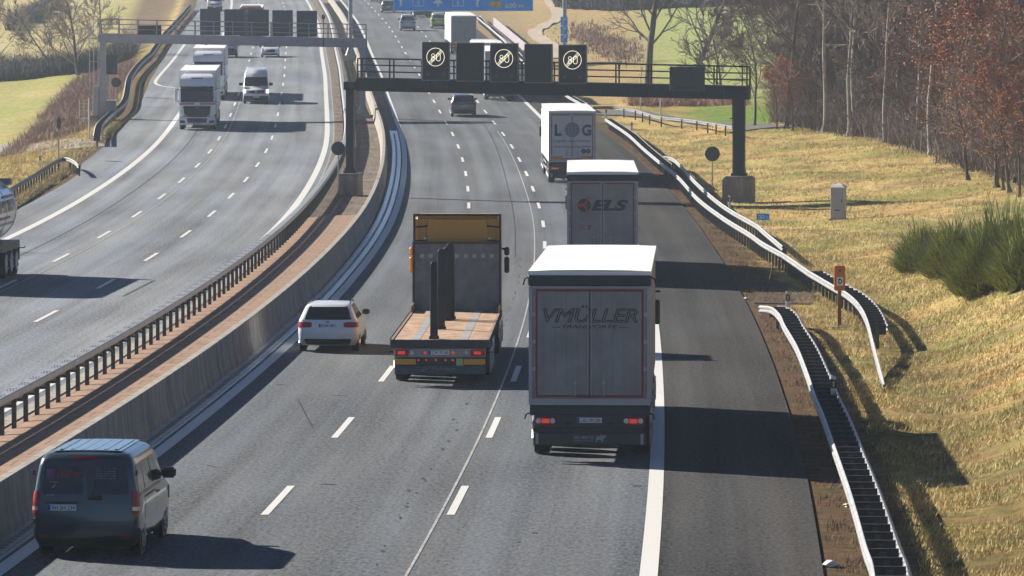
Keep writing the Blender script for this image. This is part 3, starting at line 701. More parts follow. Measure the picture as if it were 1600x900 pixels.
def left_gantry():
    X0, Y0 = -30.0, 350.; L = 19.05; k = -.02; zg = ground(X0, Y0)
    t = thing('motorway_gantry', 'grey gantry over the left carriageway seen from behind with five slate sign backs', 'gantry', (X0, Y0, 0), (0,0,.012))
    zb0, zb1 = 6.5, 7.12; a, b = -.25, L+.3; m = MB()
    for y0 in (-.5, .5):
        m.prism([(a, zb0+k*a), (b, zb0+k*b), (b, zb1+k*b), (a, zb1+k*a)], 'y', y0-.05, y0+.05)
        m.prism([(a, zb1-.05+k*a), (b, zb1-.05+k*b), (b, zb1+k*b+.01), (a, zb1+k*a+.01)], 'y', y0-.12, y0+.12)
        m.prism([(a, zb0-.01+k*a), (b, zb0-.01+k*b), (b, zb0+k*b+.05), (a, zb0+k*a+.05)], 'y', y0-.12, y0+.12)
    for i in range(15):
        x = a+(b-a)*i/14; m.box(x-.03, x+.03, -.6, .45, zb0+k*x+.04, zb1+k*x-.04)
    m.build('beam', GLT, t)
    m = MB(); m.prism([(a, zb1+.015+k*a), (b, zb1+.015+k*b), (b, zb1+k*b+.05), (a, zb1+k*a+.05)], 'y', -.42, .42); m.build('walkway', GLT, t)
    railing('railing', t, a+.05, b-.05, -.55, zb1+.02, k, 1.35, GLT, 3, 1.05); railing('railing', t, a+.05, b-.05, .57, zb1+.02, k, 1.35, GLT, 3, 1.05)
    zf = zr(Y0)+.25
    MB().box(-.22,.22,-.25,.25,zf,zb0).box(-.27,.27,-.3,.3,zf,zf+2.2).build('column', GLT, t, bevel=.015)
    MB().box(L-.2,L+.2,-.25,.25,zf+.2,zb0+k*L).prism([(L-.5,zf),(L+.5,zf),(L+.2,zf+.7),(L-.2,zf+.7)], 'y', -.3, .3).build('column', GLT, t, bevel=.01)
    MB().box(-.95,.85,-.8,.8,zg-1.5,zf-.1).box(-.9,.8,-.95,.8,zf-.1,zf).build('foundation', FOUND, t, bevel=.02)
    MB().box(L-.75,L+.75,-.6,.6,zr(Y0)-.5,zf-.1).box(L-.8,L+.8,-.65,.65,zf-.1,zf).build('foundation', CONCB, t, bevel=.02)
    cab = B(-.72,-.3,-.45,.2,zf,zf+2.1).build('cable_duct', GLT, t, bevel=.02)
    cab = B(.33,.95,-.55,.1,zf-.3,zf+1.05).build('cabinet', M('cabinet_slate', (.16,.19,.23), .5), t, bevel=.02); B(.3,.98,-.6,.14,zf+1.05,zf+1.12).build('lid', WHITE, cab)
    lad = MB()
    for x in (-1.0,-.7,-.38): lad.tube((x,.4,zf+2),(x,.4,8.2), .03, n=5)
    for z in range(6): lad.tube((-1.0,.4,zf+2.2+z*.85),(-.38,.4,zf+2.2+z*.85), .022, n=5)
    lad.build('ladder', GLT, t)
    st = MB()
    for i in range(3): railing_z = 0; st.box(-1.7-.0,-1.0,-1.2+i*.3,-.9+i*.3,zg-.2+i*.2,zg-.1+i*.22)
    for z in (.35,.6,.85,1.1): st.tube((-1.65,-.9,zf+z),(-1.0,-.9,zf+z), .025, n=5)
    for x in (-1.65,-1.32,-1.0): st.tube((x,-.9,zg-.3),(x,-.9,zf+1.1), .028, n=5)
    st.build('step_rail', M('rail_pale', (.5,.48,.44), .5, metal=.3), t)
    for px in (328, 366, 403.6, 441, 479):
        x = (px-800)*349/FPX-X0; z0 = 7.2+k*x
        s = B(x-.75, x+.75, -.3, -.05, z0, z0+1.92).build('sign_back', M('sign_back_slate', (.07,.085,.115), .5, var=.1, scale=2), t, bevel=.02)
        MB().box(x-.008,x+.008,-.306,-.302,z0+.05,z0+1.87).build('door_joint', BLACK, s)
    x = (233.5-800)*349/FPX-X0; B(x-.85,x+.85,-.45,-.2,zb1+k*x+.02,zb1+k*x+.68).build('equipment_box', DARK, t, bevel=.02)
    x = (505-800)*349/FPX-X0; MB().tube((x,-.55,zb0+k*x),(x,-.55,8.6), .03).box(x-.12,x+.12,-.6,-.5,8.2,8.5).build('sensor_mast', GST, t)
    for px in (322, 400, 478): 
        x = (px-800)*349/FPX-X0; MB().lathe([(-.1,.16),(.1,.16)], (x,-.68,zb0+k*x+.1), 'y', 10).box(x-.03,x+.03,-.7,-.62,zb0+k*x-.02,zb0+k*x+.3).build('detector', GLT, t)
left_gantry()
SIGNB = M('sign_blue', (.0,.36,1.), .45, var=.04, scale=2); SWHITE = M('sign_white', (.8,.82,.84), .45, var=.02); SYEL = M('sign_yellow', (.75,.45,.05), .45, var=.03)
def blue_sign():
    Y0 = 465.; t = thing('direction_sign', 'large blue overhead direction sign with white arrows on two tall grey posts', 'road sign', (0, Y0, 0))
    u = lambda px: (px-800)*Y0/FPX; w = lambda py: ZC-py*Y0/FPX
    p = MB().tube((u(548),0,zr(Y0)-.2),(u(548),0,14), .21, .19, 12).lathe([(0,.55),(.1,.5),(.8,.24)], (u(548),0,zr(Y0)+.6), 'z', 8).build('post', GLT, t, smooth=40)
    q = MB().tube((u(882),0,zr(Y0)-.5),(u(882),0,14), .21, .19, 12).build('post', GLT, t, smooth=40)
    MB().box(u(548)-.3,u(882)+.3,-.25,.25,13.0,13.6).build('beam', GLT, t)
    B(u(548)-.75,u(548)+.75,-.7,.7,zr(Y0)-.6,zr(Y0)+.6).build('foundation', CONCB, t, bevel=.02)
    x0, x1, zb = u(615), u(833), w(17.3)
    s = B(x0,x1,-.42,-.36,zb,zb+3.6).build('sign_panel', SIGNB, t); B(x0+.06,x1-.06,-.36,-.3,zb+.06,zb+3.5).build('sign_frame', GALVD, s)
    m = MB(); yy = -.427
    m.box(x0,x1,yy,yy+.005,zb,zb+.05).box(x0,x0+.05,yy,yy+.005,zb+.05,zb+3.6).box(x1-.05,x1,yy,yy+.005,zb+.05,zb+3.6); m.build('border', SWHITE, s)
    m = MB(); a = u(627); m.box(a-.11,a+.11,yy,yy+.005,w(9),zb+2.4)
    a = u(684.8); m.box(a-.11,a+.11,yy,yy+.005,w(9.8),w(4)); m.prism([(a-.5,w(5.2)),(a+.5,w(5.2)),(a,w(-3.2))], 'y', yy-.004, yy+.001)
    a = u(746); m.box(a-.11,a+.11,yy,yy+.005,w(10.8),w(5)); flat(m, ring2d(a+.75, w(5), .64, .86, pi/2, pi, 12), yy+.005); m.prism([(a+.7,w(5)+.45),(a+1.25,w(5)+.75),(a+.7,w(5)+1.05)], 'y', yy, yy+.005)
    m.build('arrows', SWHITE, s)
    for c in (654, 715.8):
        a, m = u(c), MB(); z0, z1 = w(9.6), w(-.6)
        m.box(a-.55,a+.55,yy,yy+.005,z0,z0+.05).box(a-.55,a-.5,yy,yy+.005,z0+.05,z1).box(a+.5,a+.55,yy,yy+.005,z0+.05,z1).box(a-.55,a+.55,yy,yy+.005,z1,z1+.05); m.build('road_shield', SWHITE, s)
        text('6', 'lettering', SWHITE, s, a, yy, w(7.4), .4)
    a = u(774.8); y_ = B(a-.52,a+.52,yy,yy+.004,w(11.3),w(2.2)).build('road_shield', SYEL, s); text('2', 'lettering', INK, s, a, yy-.003, w(9.3), .34)
    text('600 m', 'lettering', SWHITE, s, u(803.8), yy, w(13), .52, 1.8, bold=.01)
    for i, (p0, p1) in enumerate(((26, 39.5),(40.5,53.5),(54.5,66))):
        a = u(881.3); f = B(a-.34,a+.34,-.32,-.28,w(p1),w(p0)).build('lane_plate', SIGNB, t); m = MB(); zz = w(p1)
        m.box(a-.13,a-.07,-.327,-.322,zz+.12,zz+.4); flat(m, ring2d(a+.05,zz+.4,.12,.18,pi/2,pi,8), -.322); m.prism([(a+.03,zz+.45),(a+.2,zz+.55),(a+.03,zz+.65)], 'y', -.327, -.322); m.box(a-.22,a+.22,-.327,-.322,zz+.69,zz+.74); m.build('arrow', SWHITE, f)
blue_sign()

# ------------------------------------------------------------------ roadside furniture
SBACK = M('sign_back_grey', (.05,.058,.066), .55, metal=.3, var=.1)
POLE = M('pole_zinc', (.33,.34,.35), .45, metal=.5)
def round_sign(px, pyc, rpx, pyb, label, turn=0., group=None):
    g = at(px, pyb); k = g.y/FPX; r = rpx*k; zc = ZC-pyc*k
    t = thing('round_sign', label, 'road sign', g, (0,0,turn), group)
    MB().lathe([(-.015,r),(.015,r)], (0,0,zc-g.z), 'y', 32).lathe([(-.018,r-.03),(-.014,r-.03)], (0,0,zc-g.z), 'y', 32).build('sign_disc', SBACK, t)
    MB().tube((0,.03,-.3),(0,.03,zc-g.z+r*.6), .035, n=8).box(-.12,.12,.02,.05,zc-g.z-.03,zc-g.z+.03).build('pole', POLE, t)
round_sign(1113, 240, 11.7, 296, 'dark back of a round sign on a thin pole beside the bright guardrails', .1)
round_sign(528.5, 231.5, 10.8, 301, 'dark back of a round sign on a leaning pole in the median', -.05)
round_sign(92.5, 192, 9.5, 252, 'round sign seen edge on beside the gravel path', 1.35)
round_sign(181.5, 128.5, 7.6, 170, 'dark back of a small round sign next to the left gantry column', .1)
def rect_sign():
    g = at(172, 160); k = g.y/FPX; zt, zb = ZC-86*k-g.z, ZC-116*k-g.z; w = 11.8*k
    t = thing('rectangular_sign', 'dark back of a rectangular sign behind the left gantry column', 'road sign', g)
    B(-w,w,-.03,.0,zb,zt).build('sign_panel', SBACK, t, bevel=.01); MB().tube((0,.04,-.4),(0,.04,zt-.1), .04).build('pole', POLE, t); B(-w,w,-.045,-.032,(zt+zb)/2-.03,(zt+zb)/2+.03).build('rib', DARK, t)
rect_sign()
def phone():
    g = at(1311.5, 512); t = thing('emergency_phone', 'orange emergency telephone post with a white handset symbol beside the guardrail', 'emergency phone', g)
    k = g.y/FPX; zt, zb = ZC-415*k-g.z, ZC-454*k-g.z; w = 8.6*k
    OR = M('phone_orange', (.55,.15,.02), .45, var=.1, scale=3, coat=.2); 
    h = B(-w,w,-.13,.13,zb,zt).build('housing', OR, t, bevel=.025, seg=2); B(-.055,.055,-.055,.055,0,zb).build('post', M('phone_post_brown', (.2,.085,.03), .55, var=.2), t); B(-.22,.22,-.18,.18,-.05,.04).build('base_plate', FOUND, t)
    zc = zb+(zt-zb)*.38; B(-.1,.1,-.14,-.132,zc-.13,zc+.13).build('symbol_panel', SWHITE, h)
    m = MB(); flat(m, ring2d(.0, zc, .05, .078, -pi*.6, pi*.6, 14), -.142); m.prism([(-.06,zc+.05),(-.005,zc+.09),(.02,zc+.045),(-.03,zc+.02)], 'y', -.146, -.142); m.prism([(-.06,zc-.05),(-.005,zc-.09),(.02,zc-.045),(-.03,zc-.02)], 'y', -.146, -.142); flat(m, ring2d(-.035, zc, .012, .025, n=8), -.142)
    m.build('symbol', INK, h); m = MB(); m.lathe([(-.01,.035),(.01,.035)], (0,-.14,zt-.15), 'y', 16); m.build('speaker', DARK, h)
phone()
def cabinet():
    g = at(1310, 343); t = thing('electrical_cabinet', 'tall grey roadside cabinet with a pale lid standing in the dry grass', 'cabinet', g, (0,0,-.28))
    CB = M('cabinet_grey', (.38,.38,.41), .55, var=.08, scale=2)
    b = B(-.31,.31,-.3,.3,-.2,1.46).build('body', CB, t, bevel=.012)
    MB().grid([[(x*s, y*s, z) for x, y in ((-.35,-.35),(.35,-.35),(.35,.35),(-.35,.35))] for s, z in ((.97,1.46),(1,1.47),(1,1.5),(.55,1.63),(.02,1.66))], True).build('lid', M('cabinet_lid', (.7,.7,.7), .5, var=.05), t)
    d = B(-.27,.27,-.308,-.301,.3,1.4).build('door', CB, t); B(.2,.23,-.325,-.309,.8,.95).build('handle', DARK, d); B(-.12,.12,-.312,-.309,.42,.47).build('nameplate', DARK, d); B(-.35,.35,-.34,.34,-.15,.06).build('plinth', FOUND, t)
cabinet()
def km_sign():
    g = at(1192, 357); k = g.y/FPX; zc = ZC-338.5*k-g.z; w, h = 10.2*k, 5.*k
    t = thing('distance_sign', 'small blue kilometre sign reading 782.5 behind the guardrail', 'road sign', g)
    p = B(-w,w,-.02,.0,zc-h,zc+h).build('sign_panel', SIGNB, t); B(-w,w,-.018,.002,zc+h,zc+h+.012).build('rim', SWHITE, p)
    text('782.', 'lettering', SWHITE, p, -w*.2, -.022, zc-h*.6, h*1.15, w*1.15); text('5', 'lettering', SWHITE, p, w*.62, -.022, zc-h*.6, h*.8)
    MB().tube((0,.03,-.3),(0,.03,zc), .025).build('pole', POLE, t)
km_sign()
DW = M('post_white', (.75,.75,.74), .5, var=.06)
def delineator(loc, label, h=1.0, group='delineator posts'):
    t = thing('delineator_post', label, 'marker post', loc, group=group)
    p = MB().prism([(-.06,-.3),(.06,-.3),(.06,h-.06),(-.06,h)], 'y', -.045, .045).build('post', DW, t)
    MB().prism([(-.063,h-.32),(.063,h-.32),(.063,h-.12),(-.063,h-.1)], 'y', -.048, .048).build('band', BLACK, t); B(-.02,.02,-.052,-.0485,h-.29,h-.15).build('reflector', LAMP, t)
delineator(at(1231,512), 'white marker post at the start of the near ladder guardrail', 1.15)
delineator(at(1302,662), 'white marker post halfway down the near ladder guardrail', 1.15)
delineator(at(63,268), 'white marker post in the grass behind the short left guardrail')
delineator(at(1140,343), 'white marker post among the bright rails beside the round sign', 1.15)
delineator(at(987,216), 'white marker post on the far ladder guardrail', 1.15)
delineator(at(947,194), 'white marker post at the far end of the ladder guardrail', 1.15)
for px, y0, y1, lb in ((1001,117,179,'taller thin pale pole below the gantry beside the side road'),(1032,150,189,'shorter thin pale pole below the gantry beside the side road')):
    g = at(px, y1); hh = (y1-y0)*g.y/FPX
    t = thing('marker_pole', lb, 'pole', g); MB().tube((0,0,-.3),(0,0,hh), .045).build('shaft', M('pale_pole', (.6,.6,.6), .5), t); MB().lathe([(0,.06),(.03,.06)], (0,0,hh), 'z', 10).build('cap', WHITE, t)
g = at(139.5, 217); t = thing('marker_pole', 'thin pale pole standing left of the gantry foundation', 'pole', g); MB().tube((0,0,-.3),(0,0,64*g.y/FPX), .05).build('shaft', M('pale_pole', (.6,.6,.6), .5), t)
g = at(1201, 457); tag(MB().tube((-.12,0,-.2),(.18,0,1.05), .03).build('leaning_stick', M('stick_brown', (.08,.05,.04), .8), None, loc=g), 'thin dark stick leaning in the dirt at the phone bay', 'stick')
def litter(px, py, lb, s, c):
    g = at(px, py); bm = bmesh.new(); bmesh.ops.create_icosphere(bm, subdivisions=2, radius=s); rr = random.Random(int(px))
    for v in bm.verts: v.co *= rr.uniform(.6, 1.2); v.co.z *= .55
    me = bpy.data.meshes.new('plastic_litter'); bm.to_mesh(me); bm.free(); me.materials.append(M('litter_%d' % int(c[0]*100), c, .4, var=.2, scale=20)); o = bpy.data.objects.new('plastic_litter', me); link(o); o.location = g+Vector((0,0,s*.3)); tag(o, lb, 'litter')
litter(1298, 886, 'crumpled clear plastic bag on the brown verge at the kerb', .16, (.62,.62,.6)); litter(1324, 792, 'small yellowish scrap of litter beside the near guardrail', .09, (.6,.52,.3))
litter(1452, 751, 'white scrap of litter in the shaded ditch', .06, (.7,.72,.75)); litter(1484, 760, 'pale crumpled wrapper in the shaded ditch', .09, (.6,.65,.7)); litter(1165, 468, 'pale scrap of litter at the edge of the phone bay', .09, (.7,.65,.55))
def screen_wall():
    a, b = at(771.5, 40), at(840, 100); t = thing('screen_wall', 'grey pink screen wall along the outer edge of the far bridge', 'wall', a)
    n = 12; PW = M('screen_panel', (.32,.29,.33), .6, var=.1, scale=1)
    for i in range(n):
        p, q = a.lerp(b, i/n)-a, a.lerp(b, (i+1)/n)-a; d = (q-p).normalized()*.03
        m = MB(); m.sweep([p+d, q-d], [(-.04,.05),(.04,.05),(.04,1.05),(-.04,1.05)]); m.build('panel', PW, t)
        MB().cbox(p+Vector((.1,0,.55)), .1, .1, 1.15).build('post', GALVD, t)
    MB().sweep([Vector((0,0,0)), b-a], [(-.3,-1.2),(.2,-1.2),(.2,.05),(-.3,.05)]).build('kerb', CONCB, t)
screen_wall()
# ------------------------------------------------------------------ vegetation
BARK = M('bark_grey_brown', (.10,.082,.07), .9, var=.35, scale=3, bump=.4); BIRCH = M('bark_pale', (.36,.33,.29), .8, var=.35, scale=2.5)
TWIG = M('twigs_brown', (.155,.125,.107), .9, var=.3, scale=.6); TWIGL = M('twigs_light', (.28,.23,.18), .9, var=.3, scale=.5)
RUST = M('rust_leaves', (.36,.135,.05), .8, var=.5, scale=.8); BRAMBLE = M('bramble_stems', (.29,.195,.15), .9, var=.4, scale=.5)
def tree_meshes(seed, H, r0, nb=15, lean=(0,0), fork=.22, spread=.9, tw=.016, leaves=0, low=.2, dens=1.):
    R = random.Random(seed); tk, cr, lf = MB(), MB(), []
    def limb(mb, p, d, length, ra, rb, nseg, wob, n, up=.0):
        pts = [(p.copy(), ra)]
        for i in range(nseg):
            d = (d+Vector((R.gauss(0,wob), R.gauss(0,wob), R.gauss(0,wob*.6)+up))).normalized(); q = p+d*(length/nseg); r = ra+(rb-ra)*(i+1)/nseg
            mb.tube(p, q, pts[-1][1], r, n, cap=False); p = q; pts.append((p.copy(), r))
        return pts
    def at_(pts, t):
        f = t*(len(pts)-1); i = min(int(f), len(pts)-2); return pts[i][0].lerp(pts[i+1][0], f-i), pts[i][1]+(pts[i+1][1]-pts[i][1])*(f-i), (pts[i+1][0]-pts[i][0]).normalized()
    def side(d, ang):
        a = d.orthogonal().normalized(); a.rotate(Matrix.Rotation(R.uniform(0, 2*pi), 3, d)); return (d*cos(ang)+a*sin(ang)).normalized()
    d0 = Vector((lean[0], lean[1], 1)).normalized()
    trunk = limb(tk, Vector((0,0,-.4)), d0, H+.4, r0, .03, 12, .05, 8, .02)
    for i in range(nb):
        t = low+(.97-low)*(i+R.random())/nb; p, r, d = at_(trunk, t)
        L1 = H*spread*(.45*(1-t)+.12)*R.uniform(.75, 1.25)
        b1 = limb(cr, p, side(d, R.uniform(.65, 1.15)), L1, max(.03, r*.5), .022, 5, .13, 4, .10)
        for j in range(int(6*dens)):
            p2, r2, d2 = at_(b1, R.uniform(.2, 1)); L2 = L1*R.uniform(.25, .5)
            b2 = limb(cr, p2, side(d2, R.uniform(.4, 1.)), L2, max(.02, r2*.6), tw, 3, .16, 3, .08)
            for k in range(int(5*dens)):
                p3, r3, d3 = at_(b2, R.uniform(.15, 1)); b3 = limb(cr, p3, side(d3, R.uniform(.3, .9)), L2*R.uniform(.3, .65), tw, tw*.7, 2, .2, 3, .05)
                for q in range(3):
                    p4, r4, d4 = at_(b3, R.uniform(.2, 1)); e = p4+side(d4, R.uniform(.3, .9))*L2*R.uniform(.15, .35)
                    cr.tube(p4, e, tw*.75, tw*.45, 3, cap=False)
                    if leaves and R.random() < leaves: lf.append(e)
    for i in range(5):      # roots flare
        a = i*1.256; tk.tube((0,0,.35), (cos(a)*r0*2, sin(a)*r0*2, -.25), r0*.7, r0*.3, 5)
    lb = MB()
    for e in lf:
        for _ in range(3):
            c = e+Vector((R.gauss(0,.12), R.gauss(0,.12), R.gauss(0,.12))); u = Vector((R.gauss(0,1), R.gauss(0,1), R.gauss(0,1))).normalized(); v = u.orthogonal().normalized(); s = R.uniform(.04, .085)
            lb.add([c-u*s, c-v*s*.6, c+u*s, c+v*s*.6], [(0,1,2,3)])
    return tk, cr, lb
def make_tree(label, seed, H, r0, group=None, bark=BARK, twig=TWIG, leaf=RUST, name='bare_tree', cat='tree', **k):
    tk, cr, lb = tree_meshes(seed, H, r0, **k)
    t = thing(name, label, cat, group=group); tk.build('trunk', bark, t, smooth=60, recalc=False); c = cr.build('crown', twig, t, recalc=False)
    if lb.v: lb.build('leaves', leaf, c, recalc=False)
    return t
GW = 'trees of the wood right of the motorway'
LW = 'bare grey brown deciduous tree in the dense wood on the right'
LB_ = 'bare tree with a pale straight trunk in the wood on the right'
LR = 'tree holding rusty brown dead leaves in the wood on the right'
kinds = [make_tree(LW, 11, 15, .17, GW, nb=20, dens=1.3), make_tree(LW, 12, 13, .14, GW, nb=20, spread=1., dens=1.3), make_tree(LW, 13, 17, .2, GW, nb=22, dens=1.25),
         make_tree(LB_, 14, 16, .13, 'pale trunked trees of the right wood', BIRCH, TWIGL, nb=15, spread=.55, low=.35), make_tree(LB_, 15, 15, .11, 'pale trunked trees of the right wood', BIRCH, TWIG, nb=14, spread=.5, lean=(.08,.03), low=.35),
         make_tree(LR, 16, 10, .15, 'rust leaved trees of the right wood', leaves=.75, nb=20, low=.08, spread=1.0), make_tree(LR, 17, 8, .12, 'rust leaved trees of the right wood', leaves=.75, nb=18, low=.06, spread=1.1)]
kinds += [make_tree('bare grey brown sapling at the foot of the wood on the right', 18, 6.5, .06, 'saplings along the edge of the wood', nb=24, low=.03, spread=.95, dens=1.2, name='sapling'), make_tree('bare grey brown sapling at the foot of the wood on the right', 19, 5., .05, 'saplings along the edge of the wood', nb=22, low=.03, spread=1.1, dens=1.2, name='sapling', twig=TWIGL)]
used = set(); R = random.Random(5)
def plant(k, X, Y, sc, rz):
    o = kinds[k]; p = (X, Y, ground(X, Y))
    if k not in used: used.add(k); o.location = p; o.rotation_euler = (0,0,rz); o.scale = (sc,)*3
    else: dup(o, p, (0,0,rz), scale=(sc,)*3)
def px_of(X, Y): return 800+FPX*X/Y
n = 0; tries = 0; spots = []
while n < 175 and tries < 6000:
    tries += 1; Y = R.uniform(212, 430); e = forest_edge(Y); X = e+.8+abs(R.gauss(0, 13))
    if not (1140 < px_of(X, Y) < 1680): continue
    if any((X-a)**2+(Y-b)**2 < 3.2 for a, b in spots): continue
    spots.append((X, Y)); d = X-e; px = px_of(X, Y)
    u = R.random()
    if px > 1440 and d < 11 and u < .75: k = R.choice((5,6,5,6,5))
    elif u < .14 and px > 1200: k = R.choice((3,4))
    elif u < .17: k = R.choice((5,6))
    else: k = R.choice((0,1,2,2,0))
    plant(k, X, Y, R.uniform(.8, 1.2), R.uniform(0, 6.28)); n += 1
for i in range(90):
    Y = R.uniform(225, 400); X = forest_edge(Y)+.6+abs(R.gauss(0, 6))
    if 1150 < px_of(X, Y) < 1500: plant(7+i % 2, X, Y, R.uniform(.7, 1.35), R.uniform(0, 6.28))
for px, y, k, s in ((1288,205,3,1.1),(1292,203,4,.9),(1327,212,3,1.),(1338,208,4,1.1),(1385,222,3,.9),(1436,226,4,1.2),(1455,240,3,.9),(1230,200,0,.9),(1180,196,1,.7),(1560,292,5,.9),(1610,300,6,1.1),(1515,282,6,.9),(1590,285,5,1.1),(1215,200,6,.5),(1580,300,6,.8),(1540,262,5,1.1),(1575,270,6,1.2),(1600,262,5,1.2),(1570,296,6,.7),(1596,308,6,.6),(1240,203,6,.6)):
    g = at(px, y+2); plant(k, g.x, g.y+.8, s, R.uniform(0, 6.28))
def thicket(name, label, cat, spots, mat, w=.022, blades=4, kind='stuff', leaf=None, lean=.75):
    """a tangle of thin stems: spots = [(x, y, height)]"""
    V = []; Fc = []; Rr = random.Random(len(spots))
    for X, Y, h in spots:
        z = ground(X, Y)
        for _ in range(blades):
            x, y = X+Rr.gauss(0,.25), Y+Rr.gauss(0,.25); hh = h*Rr.uniform(.5, 1.15); dx, dy = Rr.gauss(0, lean)*hh, Rr.gauss(0, lean)*hh
            a = Rr.uniform(0, pi); ux, uy = cos(a)*w, sin(a)*w
            mxx, my, mz = x+dx*.25+Rr.gauss(0,.12*hh), y+dy*.25, z+hh*.62; hh *= Rr.choice((1,1,.7,.45))
            n = len(V); V += [(x-ux,y-uy,z-.05),(x+ux,y+uy,z-.05),(mxx+ux*.8,my+uy*.8,mz),(mxx-ux*.8,my-uy*.8,mz),(x+dx,y+dy,z+hh)]
            Fc += [(n,n+1,n+2,n+3),(n+3,n+2,n+4)]
    mb = MB(); mb.v = V; mb.f = Fc; o = mb.build(name, mat, recalc=False); tag(o, label, cat, kind=kind); return o
sp = []
for _ in range(13000):
    Y = R.uniform(208, 420); X = forest_edge(Y)+R.uniform(-1.2, 11)*R.random()+.2
    if 1130 < px_of(X, Y) < 1640: sp.append((X, Y, R.uniform(.5, 2.2)*(1+.8*R.random()**3)))
thicket('undergrowth', 'grey brown brambles and saplings along the foot of the wood', 'undergrowth', sp, M('undergrowth_stems', (.165,.13,.108), .9, var=.4, scale=.4), .02, 5)
sp = []
for _ in range(4200):
    Y = R.uniform(328, 470); l = R.uniform(2.2, 8.6); X = cx(Y)+LPE(Y)-l
    if px_of(X, Y) > -40 and not (Y < 338+ (1 if l > 8 else 6) and l < 7): sp.append((X, Y, R.uniform(.3, .95)))
thicket('bramble_slope', 'reddish brown bramble thicket covering the bank below the left gantry', 'brambles', sp, BRAMBLE, .022, 5)
sp = []
for _ in range(2600):
    px = R.uniform(-40, 300); Y = R.uniform(492, 512); X = (px-800)/FPX*Y
    if X-cx(Y) < LPE(Y)-4: sp.append((X, Y, R.uniform(1., 3.0)))
thicket('hedge', 'dark bluish hedge of bare shrubs behind the green field on the left', 'hedge', sp, M('hedge_stems', (.075,.07,.065), .9, var=.3, scale=.3), .035, 5)
sp = []
for _ in range(1500):
    t = R.random(); px, py = 18+(92-18)*t, 46+(8-46)*t; g = at(px+R.uniform(-6,6), py+R.uniform(-1.5,1.5)); sp.append((g.x, g.y, R.uniform(1., 2.6)))
thicket('hedge', 'far dark hedge running diagonally up between the pale fields', 'hedge', sp, MATS['hedge_stems'], .05, 5)
sp = []
for _ in range(900):
    t = R.random(); px, py = 905+(985-905)*t, 48+(92-48)*t; g = at(px+R.gauss(0,16), py+R.gauss(0,9)); sp.append((g.x, g.y, R.uniform(.2, .8)))
thicket('dead_weeds', 'brown dead weeds along the edge of the green field behind the speed signs', 'weeds', sp, BRAMBLE, .04, 4)
sp = []
for _ in range(1500):
    px, py = R.uniform(985, 1165), R.uniform(148, 166); g = at(px, py); sp.append((g.x, g.y, R.uniform(.15, .6)))
thicket('dead_weeds', 'reddish dry weeds seen through the gap below the right end of the dark gantry', 'weeds', sp, M('red_weeds', (.27,.15,.09), .9, var=.4, scale=.5), .035, 4)
# single trees
def solo(px, py, label, seed, H, r0, **k):
    g = at(px, py); t = make_tree(label, seed, H, r0, **k); t.location = g; return t
solo(1012, 140, 'large bare tree with a thick straight trunk behind the right end of the gantry railing', 31, 17, .34, nb=20, spread=.85, low=.2, tw=.03)
solo(1072, 140, 'leaning bare tree with an arching crown behind the gantry railing', 32, 13, .3, lean=(.32,0), nb=18, spread=1.1, tw=.03)
solo(1128, 150, 'rounded bare bush like tree between the leaning tree and the wood', 33, 7, .12, nb=20, low=.05, spread=1.3, tw=.028)
solo(122, 118, 'broad bare tree with many rising limbs left of the grey gantry', 34, 10, .2, nb=22, low=.05, spread=1.15, twig=TWIGL, tw=.028)
solo(88, 116, 'smaller bare tree leaning left beside the broad bare tree', 35, 8, .13, nb=18, low=.05, spread=1.1, lean=(-.35,0), twig=TWIGL, tw=.026)
solo(160, 95, 'feathery bare tree right behind the left gantry ladder', 36, 9, .12, nb=18, low=.1, spread=.8, twig=TWIGL, tw=.026)
solo(-8, 112, 'bare tree half cut off at the left edge above the dark hedge', 37, 9, .14, nb=18, low=.1, spread=1.1, twig=TWIGL, tw=.026)
for i, (X, Y, s) in enumerate(((-37, 203, .75), (-42, 216, .9), (-40, 190, .7))):
    dup(kinds[i % 3], (X, Y, ground(X, Y)), (0,0,i*1.3), 'bare roadside tree beyond the left edge whose thin shadow crosses the left lanes', scale=(s,)*3)['group'] = 'roadside trees left of the frame'
FAR = [make_tree('hazy bluish bare tree in the far wood beyond the green field', 41, 17, .25, 'trees of the far wood', nb=16, spread=1.1, tw=.06, dens=.8, low=.1), make_tree('hazy bluish bare tree in the far wood beyond the green field', 42, 15, .22, 'trees of the far wood', nb=15, spread=1.1, tw=.06, dens=.8, low=.08)]
for i in range(70):
    Y = R.uniform(622, 690); px = 880+(i*7.3) % 370+R.uniform(-3, 3); X = (px-800)/FPX*Y; o = FAR[i % 2]; s = R.uniform(.7, 1.1)
    p = (X, Y+max(0, (960-px)*.35), 0); p = (p[0], p[1], ground(p[0], p[1]))
    if i < 2: o.location = p; o.scale = (s,)*3
    else: dup(o, p, (0,0,R.uniform(0, 6)), scale=(s,)*3)
sp = []
for _ in range(2600):
    px = R.uniform(870, 1260); Y = R.uniform(618, 640)+max(0, (960-px)*.35); sp.append(((px-800)/FPX*Y, Y, R.uniform(1.5, 5)))
thicket('far_scrub', 'hazy blue scrub at the foot of the far wood', 'scrub', sp, M('far_scrub_stems', (.07,.065,.06), .9, var=.3, scale=.2), .12, 4)
